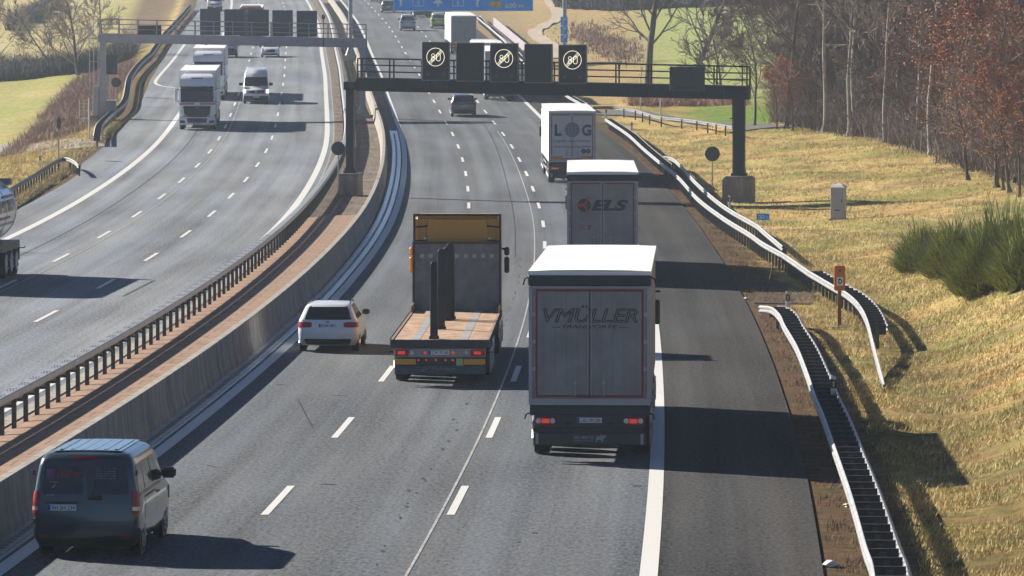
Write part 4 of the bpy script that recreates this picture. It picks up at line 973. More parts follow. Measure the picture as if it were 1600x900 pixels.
# evergreen broom bushes on the bank
def broom(px, py, rad, h, n, label, seed):
    g = at(px, py); Rr = random.Random(seed); t = thing('broom_bush', label, 'bush', g, group=None); n = int(n*.6); mb, st, dd = MB(), MB(), MB()
    for i in range(14):
        a = Rr.uniform(0, 2*pi); e = Vector((cos(a)*rad*.45*Rr.random(), sin(a)*rad*.45*Rr.random(), h*.4)); st.tube((e.x*.2,e.y*.2,-.2), e, .03, .012, 5)
    for i in range(n):
        a = Rr.uniform(0, 2*pi); q = sqrt(Rr.random()); bx, by = cos(a)*rad*q*.8, sin(a)*rad*q*.8; top = h*(1-.5*q*q)*(1+.22*sin(3*a+seed)+.15*sin(7*a+seed*2))*(Rr.uniform(.5, 1.0) if Rr.random() < .8 else Rr.uniform(.95, 1.4)); z0 = top*Rr.uniform(.08, .6)
        lx, ly = cos(a)*q*rad*.3+Rr.gauss(0,.32), sin(a)*q*rad*.45+Rr.gauss(0,.32); w = .016; b = Rr.uniform(0, pi); ux, uy = cos(b)*w, sin(b)*w; gz = ground(g.x+bx, g.y+by)-g.z
        gz = max(gz, -.4)
        (dd if Rr.random() < .1 else mb).add([(bx-ux,by-uy,gz+z0),(bx+ux,by+uy,gz+z0),(bx+lx*.4+ux,by+ly*.4+uy,gz+(z0+top)/2),(bx+lx*.4-ux,by+ly*.4-uy,gz+(z0+top)/2),(bx+lx,by+ly,gz+top)], [(0,1,2,3),(3,2,4)])
    mb.build('foliage', M('broom_green', (.23,.265,.07), .75, var=.8, scale=7), t, recalc=False); st.build('stem', BARK, t)
    if dd.v: dd.build('dead_twigs', M('dead_broom', (.2,.14,.08), .9, var=.3), t, recalc=False)
broom(1440, 422, 1.0, 1.35, 7000, 'smaller dark green broom bush at the left end of the bank', 51)
broom(1496, 428, 1.25, 1.5, 13000, 'middle dark green broom bush on the grass bank', 52)
broom(1556, 448, 1.55, 1.9, 17000, 'largest dark green broom bush at the right edge of the bank', 53)
broom(1618, 440, 1.4, 1.8, 9000, 'dark green broom bush cut off by the right edge', 54)
# dry grass
def grass(name, label, n, region, hmin, hmax, w, mat, seed):
    Rr = random.Random(seed); V = []; Fc = []
    while len(Fc) < n:
        X, Y = region(Rr)
        if X is None: continue
        z = ground(X, Y); k = 3
        for _ in range(k):
            x, y = X+Rr.gauss(0,.07), Y+Rr.gauss(0,.07); h = Rr.uniform(hmin, hmax); a = Rr.uniform(0, pi); ux, uy = cos(a)*w, sin(a)*w; m = len(V)
            V += [(x-ux,y-uy,z-.03),(x+ux,y+uy,z-.03),(x+Rr.gauss(.25,.5)*h,y+Rr.gauss(0,.5)*h,z+h)]; Fc.append((m,m+1,m+2))
    mb = MB(); mb.v = V; mb.f = Fc; o = mb.build(name, mat, recalc=False); tag(o, label, 'grass', kind='stuff')
def reg_near(Rr):
    Y = 72+(Rr.random()**1.3)*135; r = Rr.uniform(1.7, 15); X = cx(Y)+PE(Y)+r
    return (X, Y) if 1180 < px_of(X, Y) < 1640 and n2(X, Y, 1.1, 3)+Rr.random()*.4 > .5 else (None, None)
def reg_mid(Rr):
    Y = Rr.uniform(150, 335); X = cx(Y)+PE(Y)+2.2+Rr.random()*20
    return (X, Y) if px_of(X, Y) < 1640 and X < forest_edge(Y)+1 and n2(X, Y, .8, 1)+Rr.random()*.7 > .55 else (None, None)
def reg_verge(Rr):
    Y = 72+Rr.random()*270; r = abs(Rr.gauss(1.0, .5))+.12; X = cx(Y)+PE(Y)+r; return (X, Y) if n2(X, Y, 1.7, 1) > .4 else (None, None)
def reg_left(Rr):
    Y = Rr.uniform(225, 345); X = cx(Y)+LPE(Y)-Rr.uniform(.4, 16)
    return (X, Y) if px_of(X, Y) > -30 and not (abs((px_of(X,Y))*-.06+237-(450-0)) < 0) and n2(X, Y, .9, 2)+Rr.random()*.7 > .6 else (None, None)
HAY = M('dry_grass_blades', (.58,.45,.235), .85, var=.6, scale=1.3, c2=(.56,.45,.2)); HAYG = M('green_grass_blades', (.27,.28,.09), .85, var=.5, scale=4); HAYB = M('brown_weed_blades', (.20,.125,.075), .9, var=.4, scale=.9)
grass('dry_grass', 'long dry yellow grass on the bank and ditch to the right', 74000, reg_near, .05, .16, .012, HAY, 61)
grass('green_grass', 'green grass growing through the dry grass of the right bank', 13000, reg_near, .04, .13, .011, HAYG, 62)
grass('dry_grass', 'short dry grass on the meadow around the grey cabinet', 52000, reg_mid, .05, .15, .016, HAY, 63)
grass('green_grass', 'green grass in patches on the meadow around the grey cabinet', 6000, reg_mid, .05, .16, .016, HAYG, 64)
grass('verge_weeds', 'brown dead weeds on the dirt verge along the hard shoulder', 26000, reg_verge, .03, .16, .010, HAYB, 65)
grass('dry_grass', 'dry grass and weeds beside the gravel path on the left', 20000, reg_left, .08, .35, .016, HAY, 66)
def reg_med(Rr):
    Y = Rr.uniform(222, 520); X = cx(Y)+Rr.uniform(-7.9, -4.9); return (X, Y) if n2(X, Y, 1.3) > .5 else (None, None)
grass('median_weeds', 'dead brown weeds growing in the soil of the far median', 16000, reg_med, .05, .25, .014, HAYB, 67)
# ------------------------------------------------------------------ vehicles
def place(name, label, cat, px=None, Y=None, X=None, ahead=True, L=0, dh=0., group=None):
    """an Empty at the middle of the rear, on the road; oncoming vehicles are given by their front"""
    if X is None: X = (px-800)*Y/FPX
    a = atan(slope(Y))+dh; g = grade(Y)
    if ahead: return thing(name, label, cat, (X, Y, zr(Y)+.012), (atan(g), 0, -a), group)
    return thing(name, label, cat, (X+sin(a)*L, Y+cos(a)*L, zr(Y)+g*L+.012), (-atan(g), 0, pi-a), group)
class Shell:
    """a car body as a stack of rounded horizontal outlines: (z, half width, rear y, front y, corner radius, rear bulge, front bulge)"""
    def __init__(s, lv): s.lv = lv
    def at(s, z):
        lv = s.lv
        if z <= lv[0][0]: return lv[0][1:]
        for a, b in zip(lv, lv[1:]):
            if z <= b[0]:
                t = (z-a[0])/(b[0]-a[0]); return tuple(p+(q-p)*t for p, q in zip(a[1:], b[1:]))
        return lv[-1][1:]
    def P(s, z, face, q, sg=1, eps=0.):
        w, yr, yf, r, br, bf = s.at(z)
        if face == 'side':
            y0, y1 = yr+br+r, yf-bf-r; return (sg*(w+eps), y0+(y1-y0)*q, z)
        f = w-r; aq = abs(q); k = 1 if q >= 0 else -1
        b = br if face == 'rear' else bf
        if aq <= 1: x, d, nx, ny = q*f, b*q*q, 0., 1.
        else:
            t = (aq-1)*pi/2; x, d = k*(f+r*sin(t)), b+r-r*cos(t); nx, ny = k*sin(t), cos(t)
        if face == 'rear': return (x+nx*eps, yr+d-ny*eps, z)
        return (x+nx*eps, yf-d+ny*eps, z)
    def ring(s, z):
        R_ = [s.P(z, 'rear', q) for q in (-2,-1.75,-1.5,-1.25,-1,-.5,0,.5,1,1.25,1.5,1.75,2)]
        R_ += [s.P(z, 'side', q, 1) for q in (.15,.35,.55,.75,.9)]
        R_ += [s.P(z, 'front', q) for q in (2,1.75,1.5,1.25,1,.5,0,-.5,-1,-1.25,-1.5,-1.75,-2)]
        R_ += [s.P(z, 'side', q, -1) for q in (.9,.75,.55,.35,.15)]
        return R_
    def body(s):
        zs = []
        for a, b in zip(s.lv, s.lv[1:]): zs += [a[0]+(b[0]-a[0])*k/3 for k in range(3)]
        zs.append(s.lv[-1][0]); mb = MB(); mb.grid([s.ring(z) for z in zs], True); m = len(s.ring(zs[0])); n = len(zs)
        mb.f.append(tuple(range(m))[::-1]); mb.f.append(tuple((n-1)*m+k for k in range(m))); return mb
    def patch(s, face, z0, z1, q0, q1, eps=.004, sg=1, nz=5, nq=8, round_=.12, top=None, mb=None):
        """a panel lying on the skin; top=(q0,q1) narrows it upwards"""
        mb = mb or MB(); rows = []; t0, t1 = top or (q0, q1)
        ts = [0, .04, .12]+[.12+.76*k/nz for k in range(1, nz)]+[.88, .96, 1]
        for t in ts:
            z = z0+(z1-z0)*t; a, b = q0+(t0-q0)*t, q1+(t1-q1)*t; e = min(t, 1-t); ins = round_*(1-min(1, e/.12))**2*(b-a)*.35
            rows.append([s.P(z, face, a+ins+(b-a-2*ins)*k/nq, sg, eps) for k in range(nq+1)])
        return mb.grid(rows)
def wheel(parent, y, x0, x1, r, detail=True):
    """tyre, with its rim as a part of it; x0 inner, x1 outer"""
    s = 1 if x1 > x0 else -1; w = abs(x1-x0)
    o = MB().lathe([(0,r*.72),(s*.02,r*.97),(s*.05,r),(s*(w-.05),r),(s*(w-.02),r*.97),(s*w,r*.7)], (x0,y,r), 'x', 26).build('wheel', RUBBER, parent, smooth=40)
    if detail:
        m = MB().lathe([(0,r*.66),(s*.006,r*.66),(s*.012,r*.6)], (x1,y,r), 'x', 22)
        for k in range(5):
            a = k*1.2566; m.tube((x1+s*.012,y,r), (x1+s*.012,y+cos(a)*r*.6,r+sin(a)*r*.6), .035, .03, 5)
        m.build('rim', RIM, o)
    return o
def arches(sh, parent, ys, r, z):
    m = MB()
    for y in ys:
        for sg in (-1, 1):
            w = sh.at(z)[0]; m.lathe([(-.02*sg,r),(.004*sg,r)], (sg*w,y,z), 'x', 28)
    m.build('wheel_arches', BLACK, parent)
def mirrors(parent, x, y, z, mat, s=1.):
    for sg in (-1, 1):
        MB().box(sg*x-.11*s, sg*x+.11*s, y-.06*s, y+.07*s, z-.075*s, z+.085*s).build('wing_mirror', mat, parent, bevel=.03*s, seg=2)
def plate(parent, x, y, z, txt, face='-y', w=.52, h=.11):
    s = -1 if face == '-y' else 1
    y0, y1 = (y-.012, y) if s < 0 else (y, y+.012)
    p = B(x-w/2,x+w/2,y0,y1,z-h/2,z+h/2).build('number_plate', PLATE, parent)
    ye = y-.0135 if s < 0 else y+.0135
    bx = x-w/2+.025 if s < 0 else x+w/2-.025
    B(bx-.024,bx+.024,min(ye,ye-s*.002),max(ye,ye-s*.002),z-h/2+.004,z+h/2-.004).build('country_band', EUBLUE, p)
    if txt: text(txt, 'lettering', INK, p, x+(.025 if s < 0 else -.025), ye, z-h*.33, h*.66, w*.8, face)
    return p
def carpaint(n, c, rough=.3, metal=.0): return M('paint_'+n, c, rough, metal, var=.03, coat=.8)
DW_ = M('tinted_glass', (.008,.01,.013), .07, var=.1, spec=.7)
HUBCAP = RIM
def generic_car(t, sh, paint, L, wr=.32, ys=(.85,3.55), tl=(.78,1.0,.55,1.95), win=(.98,1.36), rear_top=(-.95,.95), plate_z=.8, txt='', glass=GLASS, lit=False, front=True, lowz=.42, mirror_y=None, rails=False, hl=(.62,.8), grille=(.45,.7)):
    b = sh.body().build('body', paint, t, smooth=45)
    z0, z1 = win
    sh.patch('rear', z0, z1, -1.15, 1.15, .006, top=rear_top).build('rear_window', glass, t, smooth=True)
    for sg in (-1, 1):
        for a0, a1, c0, c1 in ((.0,.17,.03,.19),(.2,.5,.22,.52),(.53,.84,.55,.9)):
            sh.patch('side', z0+.02, z1+.02, a0, a1, .006, sg, top=(c0,c1), round_=.1).build('side_window', glass, t, smooth=True)
    if front: sh.patch('front', z0+.05, z1, -1.3, 1.3, .006, top=(-1.1,1.1)).build('windscreen', glass, t, smooth=True)
    a, c, q0, q1 = tl
    for sg in (-1, 1):
        qa, qb = (q0, q1) if sg > 0 else (-q1, -q0)
        o = sh.patch('rear', a, c, qa, qb, .012, round_=.45).build('tail_light', REDLIT if lit else RED, t, smooth=True)
        qc, qd = (.95, 1.75) if sg > 0 else (-1.75, -.95)
        sh.patch('front', hl[0], hl[1], qc, qd, .012).build('headlight', LAMP, t, smooth=True)
    sh.patch('front', grille[0], grille[1], -.75, .75, .01).build('grille', BLACK, t, smooth=True)
    sh.patch('rear', .22, lowz, -1.1, 1.1, .012).build('rear_diffuser', BLACK, t, smooth=True); sh.patch('front', .22, .4, -1.2, 1.2, .012).build('lower_intake', BLACK, t, smooth=True)
    arches(sh, t, ys, wr+.065, wr)
    w = sh.at(wr)[0]
    for y in ys:
        for sg in (-1, 1): wheel(t, y, sg*(w-.2), sg*(w+.012), wr)
    my = mirror_y or L*.62; mirrors(t, sh.at(z0)[0]+.1, my, z0+.08, BLACK)
    yr = sh.at(plate_z)[1]; plate(t, 0, yr-.008, plate_z, txt)
    if rails:
        for sg in (-1, 1):
            zt = sh.lv[-2][0]; m = MB(); xx = sh.at(zt)[0]-.02; m.path([(sg*xx, yy, zt+zz) for yy, zz in ((.75,.0),(.95,.05),(1.8,.06),(2.3,.05),(2.5,0))], .02, 6); m.build('roof_rail', BLACK, t)
    return b
# 1 dark van, nearest
def van():
    t = place('panel_van', 'dark blue grey van with tinted rear windows and red lettering, nearest at the lower left', 'van', px=129, Y=80.2, dh=.012); t.scale = (.935,.96,.935)
    sh = Shell([(.2,.86,.12,4.9,.16,.05,.3),(.38,.95,.03,5.02,.16,.05,.35),(.6,.965,.0,5.05,.15,.05,.4),(.95,.965,.02,5.0,.14,.05,.4),(1.08,.958,.035,4.5,.13,.05,.35),(1.14,.95,.045,4.15,.13,.05,.3),(1.66,.865,.12,3.5,.13,.05,.2),(1.78,.83,.16,3.3,.15,.05,.2),(1.86,.76,.24,3.15,.18,.05,.15),(1.905,.62,.40,3.0,.2,.05,.1)])
    P_ = carpaint('van_blue_grey', (.036,.055,.073), .3, .2); sh.body().build('body', P_, t, smooth=50)
    MB().grid([[(x, y, 1.908+.02*(1-(x/.75)**2)) for x in (-.62,-.4,-.2,0,.2,.4,.62)] for y in (.42,1.2,2.2,2.95)]).build('roof', P_, t, smooth=60)
    rr = MB()
    for x in (-.5,-.3,-.1,.1,.3,.5): rr.prism([(x-.05,1.9),(x+.05,1.9),(x+.03,1.932),(x-.03,1.932)], 'y', .62, 2.85)
    rr.build('roof_ribs', P_, t)
    for sg in (-1, 1):
        d = sh.patch('rear', .55, 1.72, *((.015,1.04) if sg > 0 else (-1.04,-.015)), .006, round_=.06).build('rear_door', P_, t, smooth=True)
        sh.patch('rear', 1.16, 1.66, *((.05,.97) if sg > 0 else (-.97,-.05)), .012, round_=.12, top=(.05,1.02) if sg > 0 else (-1.02,-.05)).build('rear_window', DW_, d, smooth=True)
        o = sh.patch('rear', .80, 1.2, *((1.12,1.98) if sg > 0 else (-1.98,-1.12)), .012, round_=.1).build('tail_light', RED, t, smooth=True)
        sh.patch('rear', .86, .93, *((1.16,1.95) if sg > 0 else (-1.95,-1.16)), .016).build('reversing_lens', LAMP, o, smooth=True)
        for hz in (.62, 1.5): MB().box(sg*.93-.02, sg*.93+.02, .06, .14, hz, hz+.09).build('hinge', BLACK, t)
        for a0, a1 in ((.02,.24),(.27,.52),(.6,.82)):
            sh.patch('side', 1.17, 1.66, a0, a1, .006, sg, round_=.08, top=(a0+.02,a1+.05)).build('side_window', GLASS, t, smooth=True)
        sh.patch('side', .62, 1.1, .2, .565, .004, sg, round_=.04).build('sliding_door', P_, t, smooth=True)
        sh.patch('side', .62, 1.1, .575, .86, .004, sg, round_=.04).build('front_door', P_, t, smooth=True)
        sh.patch('side', 1.02, 1.05, .22, .55, .012, sg).build('slide_rail', BLACK, t); sh.patch('side', .95, 1.0, .60, .66, .02, sg).build('door_handle', BLACK, t)
        sh.patch('side', 1.115, 1.14, .02, .86, .012, sg).build('trim_line', GALV, t)
        sh.patch('front', .68, .95, *((.9,1.85) if sg > 0 else (-1.85,-.9)), .01).build('headlight', LAMP, t, smooth=True)
    sh.patch('front', 1.18, 1.66, -1.3, 1.3, .006, top=(-1.1,1.1)).build('windscreen', GLASS, t, smooth=True); sh.patch('front', .6, .85, -.7, .7, .01).build('grille', BLACK, t, smooth=True)
    b = sh.patch('rear', .34, .54, -1.95, 1.95, .03, round_=.02, nq=18).build('rear_bumper', P_, t, smooth=True); sh.patch('rear', .21, .35, -1.7, 1.7, .02, nq=14).build('bumper_underside', BLACK, b, smooth=True)
    for sg in (-1, 1): sh.patch('rear', .38, .42, *((.85,1.2) if sg > 0 else (-1.2,-.85)), .036).build('reflector', RED, b)
    sh.patch('rear', 1.79, 1.83, -.38, .38, .012).build('brake_light', REDLIT if False else RED, t)
    y = sh.at(.9)[1]; plate(t, -.41, y-.02, .92, 'RH SH 234'); B(-.72,-.1,y-.016,y-.006,.99,1.03).build('grab_trim', BLACK, t)
    B(.05,.32,y-.045,y-.012,1.06,1.14).build('door_handle', BLACK, t, bevel=.02)
    for x, dx in ((-.14,-.1),(.14,.06)): MB().tube((x,.03,1.12),(x+dx,.06,1.42), .012, n=5).build('wiper', BLACK, t)
    yg = .085; TR = M('sticker_red', (.42,.05,.035), .5, var=.05); TB = M('sticker_blue', (.05,.09,.42), .5, var=.05); TW = M('sticker_white', (.35,.36,.38), .5, var=.05)
    text('HERWIG', 'lettering', TR, t, -.27, yg, 1.47, .085, .46, bold=.012); text('ELEKTRO', 'lettering', TR, t, -.35, yg+.005, 1.575, .03, .24)
    m = MB(); m.box(-.70,-.55,yg-.004,yg,1.47,1.61); m.build('logo', TB, t); m = MB(); m.box(-.70,-.655,yg-.008,yg-.004,1.56,1.605).box(-.66,-.61,yg-.008,yg-.004,1.5,1.53).box(-.6,-.56,yg-.008,yg-.004,1.48,1.6).build('logo_mark', TR, t)
    for i, s in enumerate(('Sanitär · Heizung · Bad', '90530 Wendelstein', 'Telefon  09129 5234', 'Mobil  0171 5234', 'www.herwig.de')): text(s, 'lettering', TW, t, .38, yg+.006*(2-i), 1.61-i*.045, .026, .36)
    m = MB(); m.box(-.66,-.5,yg-.004,yg,1.37,1.38); m.prism([(-.62,1.27),(-.57,1.27),(-.53,1.34)], 'y', yg-.008, yg-.004); m.box(-.63,-.52,yg-.002,yg+.002,1.235,1.245); m.build('sticker', TW, t)
    text('112 CDI', 'lettering', GALV, t, -.63, .025, 1.13, .03, .14)
    arches(sh, t, (.98,4.15), .4, .33); w = sh.at(.33)[0]
    for yy in (.98,4.15):
        for sg in (-1, 1): wheel(t, yy, sg*(w-.22), sg*(w+.015), .335)
    mirrors(t, 1.07, 3.6, 1.24, BLACK, 1.25)
    B(-.75,.75,.5,4.6,.2,.3).build('underbody', BLACK, t)
van()
# 2 white estate car
def estate():
    t = place('estate_car', 'white estate car with black roof rails beside the flatbed truck', 'car', px=511, Y=135.4, dh=.006); t.scale = (.95,.95,.95)
    sh = Shell([(.2,.8,.12,4.6,.2,.06,.3),(.34,.885,.03,4.68,.22,.07,.35),(.58,.905,.0,4.7,.24,.07,.4),(.78,.905,.03,4.62,.24,.07,.4),(.92,.885,.08,4.3,.22,.07,.35),(.97,.87,.1,3.55,.2,.07,.25),(1.0,.855,.12,3.3,.2,.07,.2),(1.34,.70,.42,2.45,.15,.05,.12),(1.41,.64,.55,2.2,.16,.04,.1),(1.45,.5,.8,2.0,.16,.03,.06)])
    generic_car(t, sh, carpaint('white_car', (.78,.81,.86)), 4.7, .33, (.98,3.8), tl=(.74,.90,.72,1.9), win=(.97,1.36), plate_z=.8, txt='N AK 3871', rails=True, lowz=.40, rear_top=(-1.12,1.12), mirror_y=2.95)
    sh.patch('rear', .47, .92, -.98, .98, .005, round_=.1).build('tailgate', MATS['paint_white_car'], t, smooth=True)
    sh.patch('rear', 1.345, 1.375, -.95, .95, .05).build('roof_spoiler', MATS['paint_white_car'], t, smooth=True)
    B(-.05,.05,.06,.085,.875,.925).build('badge', GALV, t, bevel=.02)
estate()
SUV = [(.24,.84,.12,4.5,.2,.06,.25),(.42,.93,.03,4.6,.22,.07,.3),(.7,.945,.0,4.62,.22,.07,.35),(.95,.94,.03,4.5,.22,.07,.35),(1.07,.915,.08,4.0,.2,.07,.3),(1.11,.89,.12,3.3,.2,.07,.2),(1.48,.76,.36,2.5,.16,.05,.12),(1.58,.7,.48,2.25,.16,.04,.1),(1.63,.55,.75,2.0,.16,.03,.06)]
def suv(label, px, Y, col, ahead=True, txt='', lit=False, dh=0., levels=SUV, name='suv', cat='car', win=(1.12,1.5), **k):
    L = 4.6; t = place(name, label, cat, px=px, Y=Y, ahead=ahead, L=L, dh=dh)
    generic_car(t, Shell(levels), col, L, .36 if levels is SUV else .33, (.9,3.65), tl=(.9,1.05,.6,1.9), win=win, plate_z=.78, txt=txt, lit=lit, lowz=.5, mirror_y=2.95, hl=(.78,.92), grille=(.5,.85), **k)
    return t
suv('silver grey SUV driving alone in the middle lane beneath the dark gantry', 724.5, 352, carpaint('grey_suv', (.13,.14,.155), .3, .3), txt='AN ML 49')
suv('dark car partly hidden by the left edge of the blue overhead sign', 607, 641, carpaint('dark_car', (.12,.115,.12), .35, .2))
suv('silver car cut off by the top of the picture in the far lanes', 590, 695, carpaint('silver_car', (.35,.36,.38), .35, .4))
suv('dark oncoming SUV half hidden behind the second white truck', 357, 474, carpaint('black_suv', (.03,.035,.045)), ahead=False)
SED = [(.2,.8,.12,4.6,.22,.06,.3),(.36,.9,.03,4.72,.24,.07,.4),(.6,.93,.0,4.75,.26,.07,.45),(.78,.92,.03,4.62,.26,.07,.4),(.88,.89,.1,4.2,.24,.07,.35),(.93,.87,.3,3.6,.22,.07,.2),(1.3,.66,1.0,2.5,.15,.05,.12),(1.40,.6,1.25,2.25,.16,.04,.1),(1.44,.46,1.5,2.0,.16,.03,.06)]
suv('white oncoming saloon car just below the left gantry beam', 422.5, 475, carpaint('white_car', (.72,.73,.75)), ahead=False, levels=SED, name='saloon_car', win=(.95,1.3))
VANL = [(.25,.84,.1,4.3,.18,.05,.25),(.45,.93,.02,4.38,.18,.05,.3),(.75,.94,.0,4.4,.18,.05,.3),(1.0,.935,.02,4.25,.18,.05,.3),(1.1,.925,.04,3.7,.17,.05,.25),(1.16,.915,.05,3.4,.16,.05,.2),(1.65,.80,.14,2.7,.15,.05,.15),(1.8,.74,.22,2.5,.16,.04,.1),(1.86,.6,.4,2.35,.16,.03,.06)]
suv('small pale grey van left of the yellow green van near the blue sign', 637.5, 562, carpaint('pale_van', (.42,.45,.48)), levels=VANL, name='small_van', cat='van', win=(1.2,1.66))
t = suv('small van with a bright yellow green rear and white upper half', 686, 571, carpaint('yellow_green', (.45,.52,.05)), levels=VANL, name='small_van', cat='van', win=(1.25,1.62))
sh = Shell(VANL); sh.patch('rear', 1.18, 1.84, -1.6, 1.6, .004).build('upper_panel', WHITE, t, smooth=True)
for sg in (-1, 1): sh.patch('side', 1.15, 1.8, 0., 1., .004, sg).build('upper_panel', WHITE, t, smooth=True)
# big oncoming white van
def crafter(label, px, Y, lit=True):
    L = 6.0; t = place('panel_van', label, 'van', px=px, Y=Y, ahead=False, L=L)
    sh = Shell([(.25,.88,.1,5.85,.2,.05,.3),(.45,.99,.02,5.97,.2,.05,.35),(.8,1.0,.0,5.98,.2,.05,.4),(1.05,1.0,.0,5.85,.2,.05,.38),(1.25,.99,.02,5.25,.2,.05,.3),(1.35,.98,.03,5.05,.2,.05,.28),(2.0,.93,.06,4.55,.18,.05,.25),(2.3,.90,.08,4.3,.2,.05,.3),(2.55,.84,.14,3.9,.2,.05,.35),(2.66,.72,.3,3.6,.2,.04,.3)])
    P_ = carpaint('white_van', (.72,.74,.77)); sh.body().build('body', P_, t, smooth=45)
    sh.patch('front', 1.38, 2.05, -1.5, 1.5, .008, nq=16, top=(-1.45,1.45)).build('windscreen', GLASS, t, smooth=True)
    sh.patch('front', .82, 1.06, -.85, .85, .01).build('grille', BLACK, t, smooth=True); sh.patch('front', .27, .62, -1.6, 1.6, .012, nq=16).build('bumper', BLACK, t, smooth=True)
    for sg in (-1, 1):
        qa, qb = (1.0,1.8) if sg > 0 else (-1.8,-1.0); sh.patch('front', .84, 1.12, qa, qb, .012).build('headlight', LAMPLIT if lit else LAMP, t, smooth=True)
        sh.patch('side', 1.35, 2.0, .78, 1.0, .006, sg, top=(.8,.98)).build('side_window', GLASS, t, smooth=True)
    plate(t, 0, 5.985, .55, 'N HV 512', '+y'); MB().lathe([(0,.09),(.02,.09)], (0,5.985,.95), 'y', 16).build('badge', GALV, t)
    arches(sh, t, (1.3,4.95), .42, .36)
    for y in (1.3,4.95):
        for sg in (-1, 1): wheel(t, y, sg*.76, sg*1.0, .35)
    mirrors(t, 1.17, 4.75, 1.5, BLACK, 1.5); return t
crafter('white high roofed van coming towards us beside the white truck with the red stripe', 400, 374)
crafter('hazy white van coming towards us at the top edge above the sign backs', 336, 648, False)

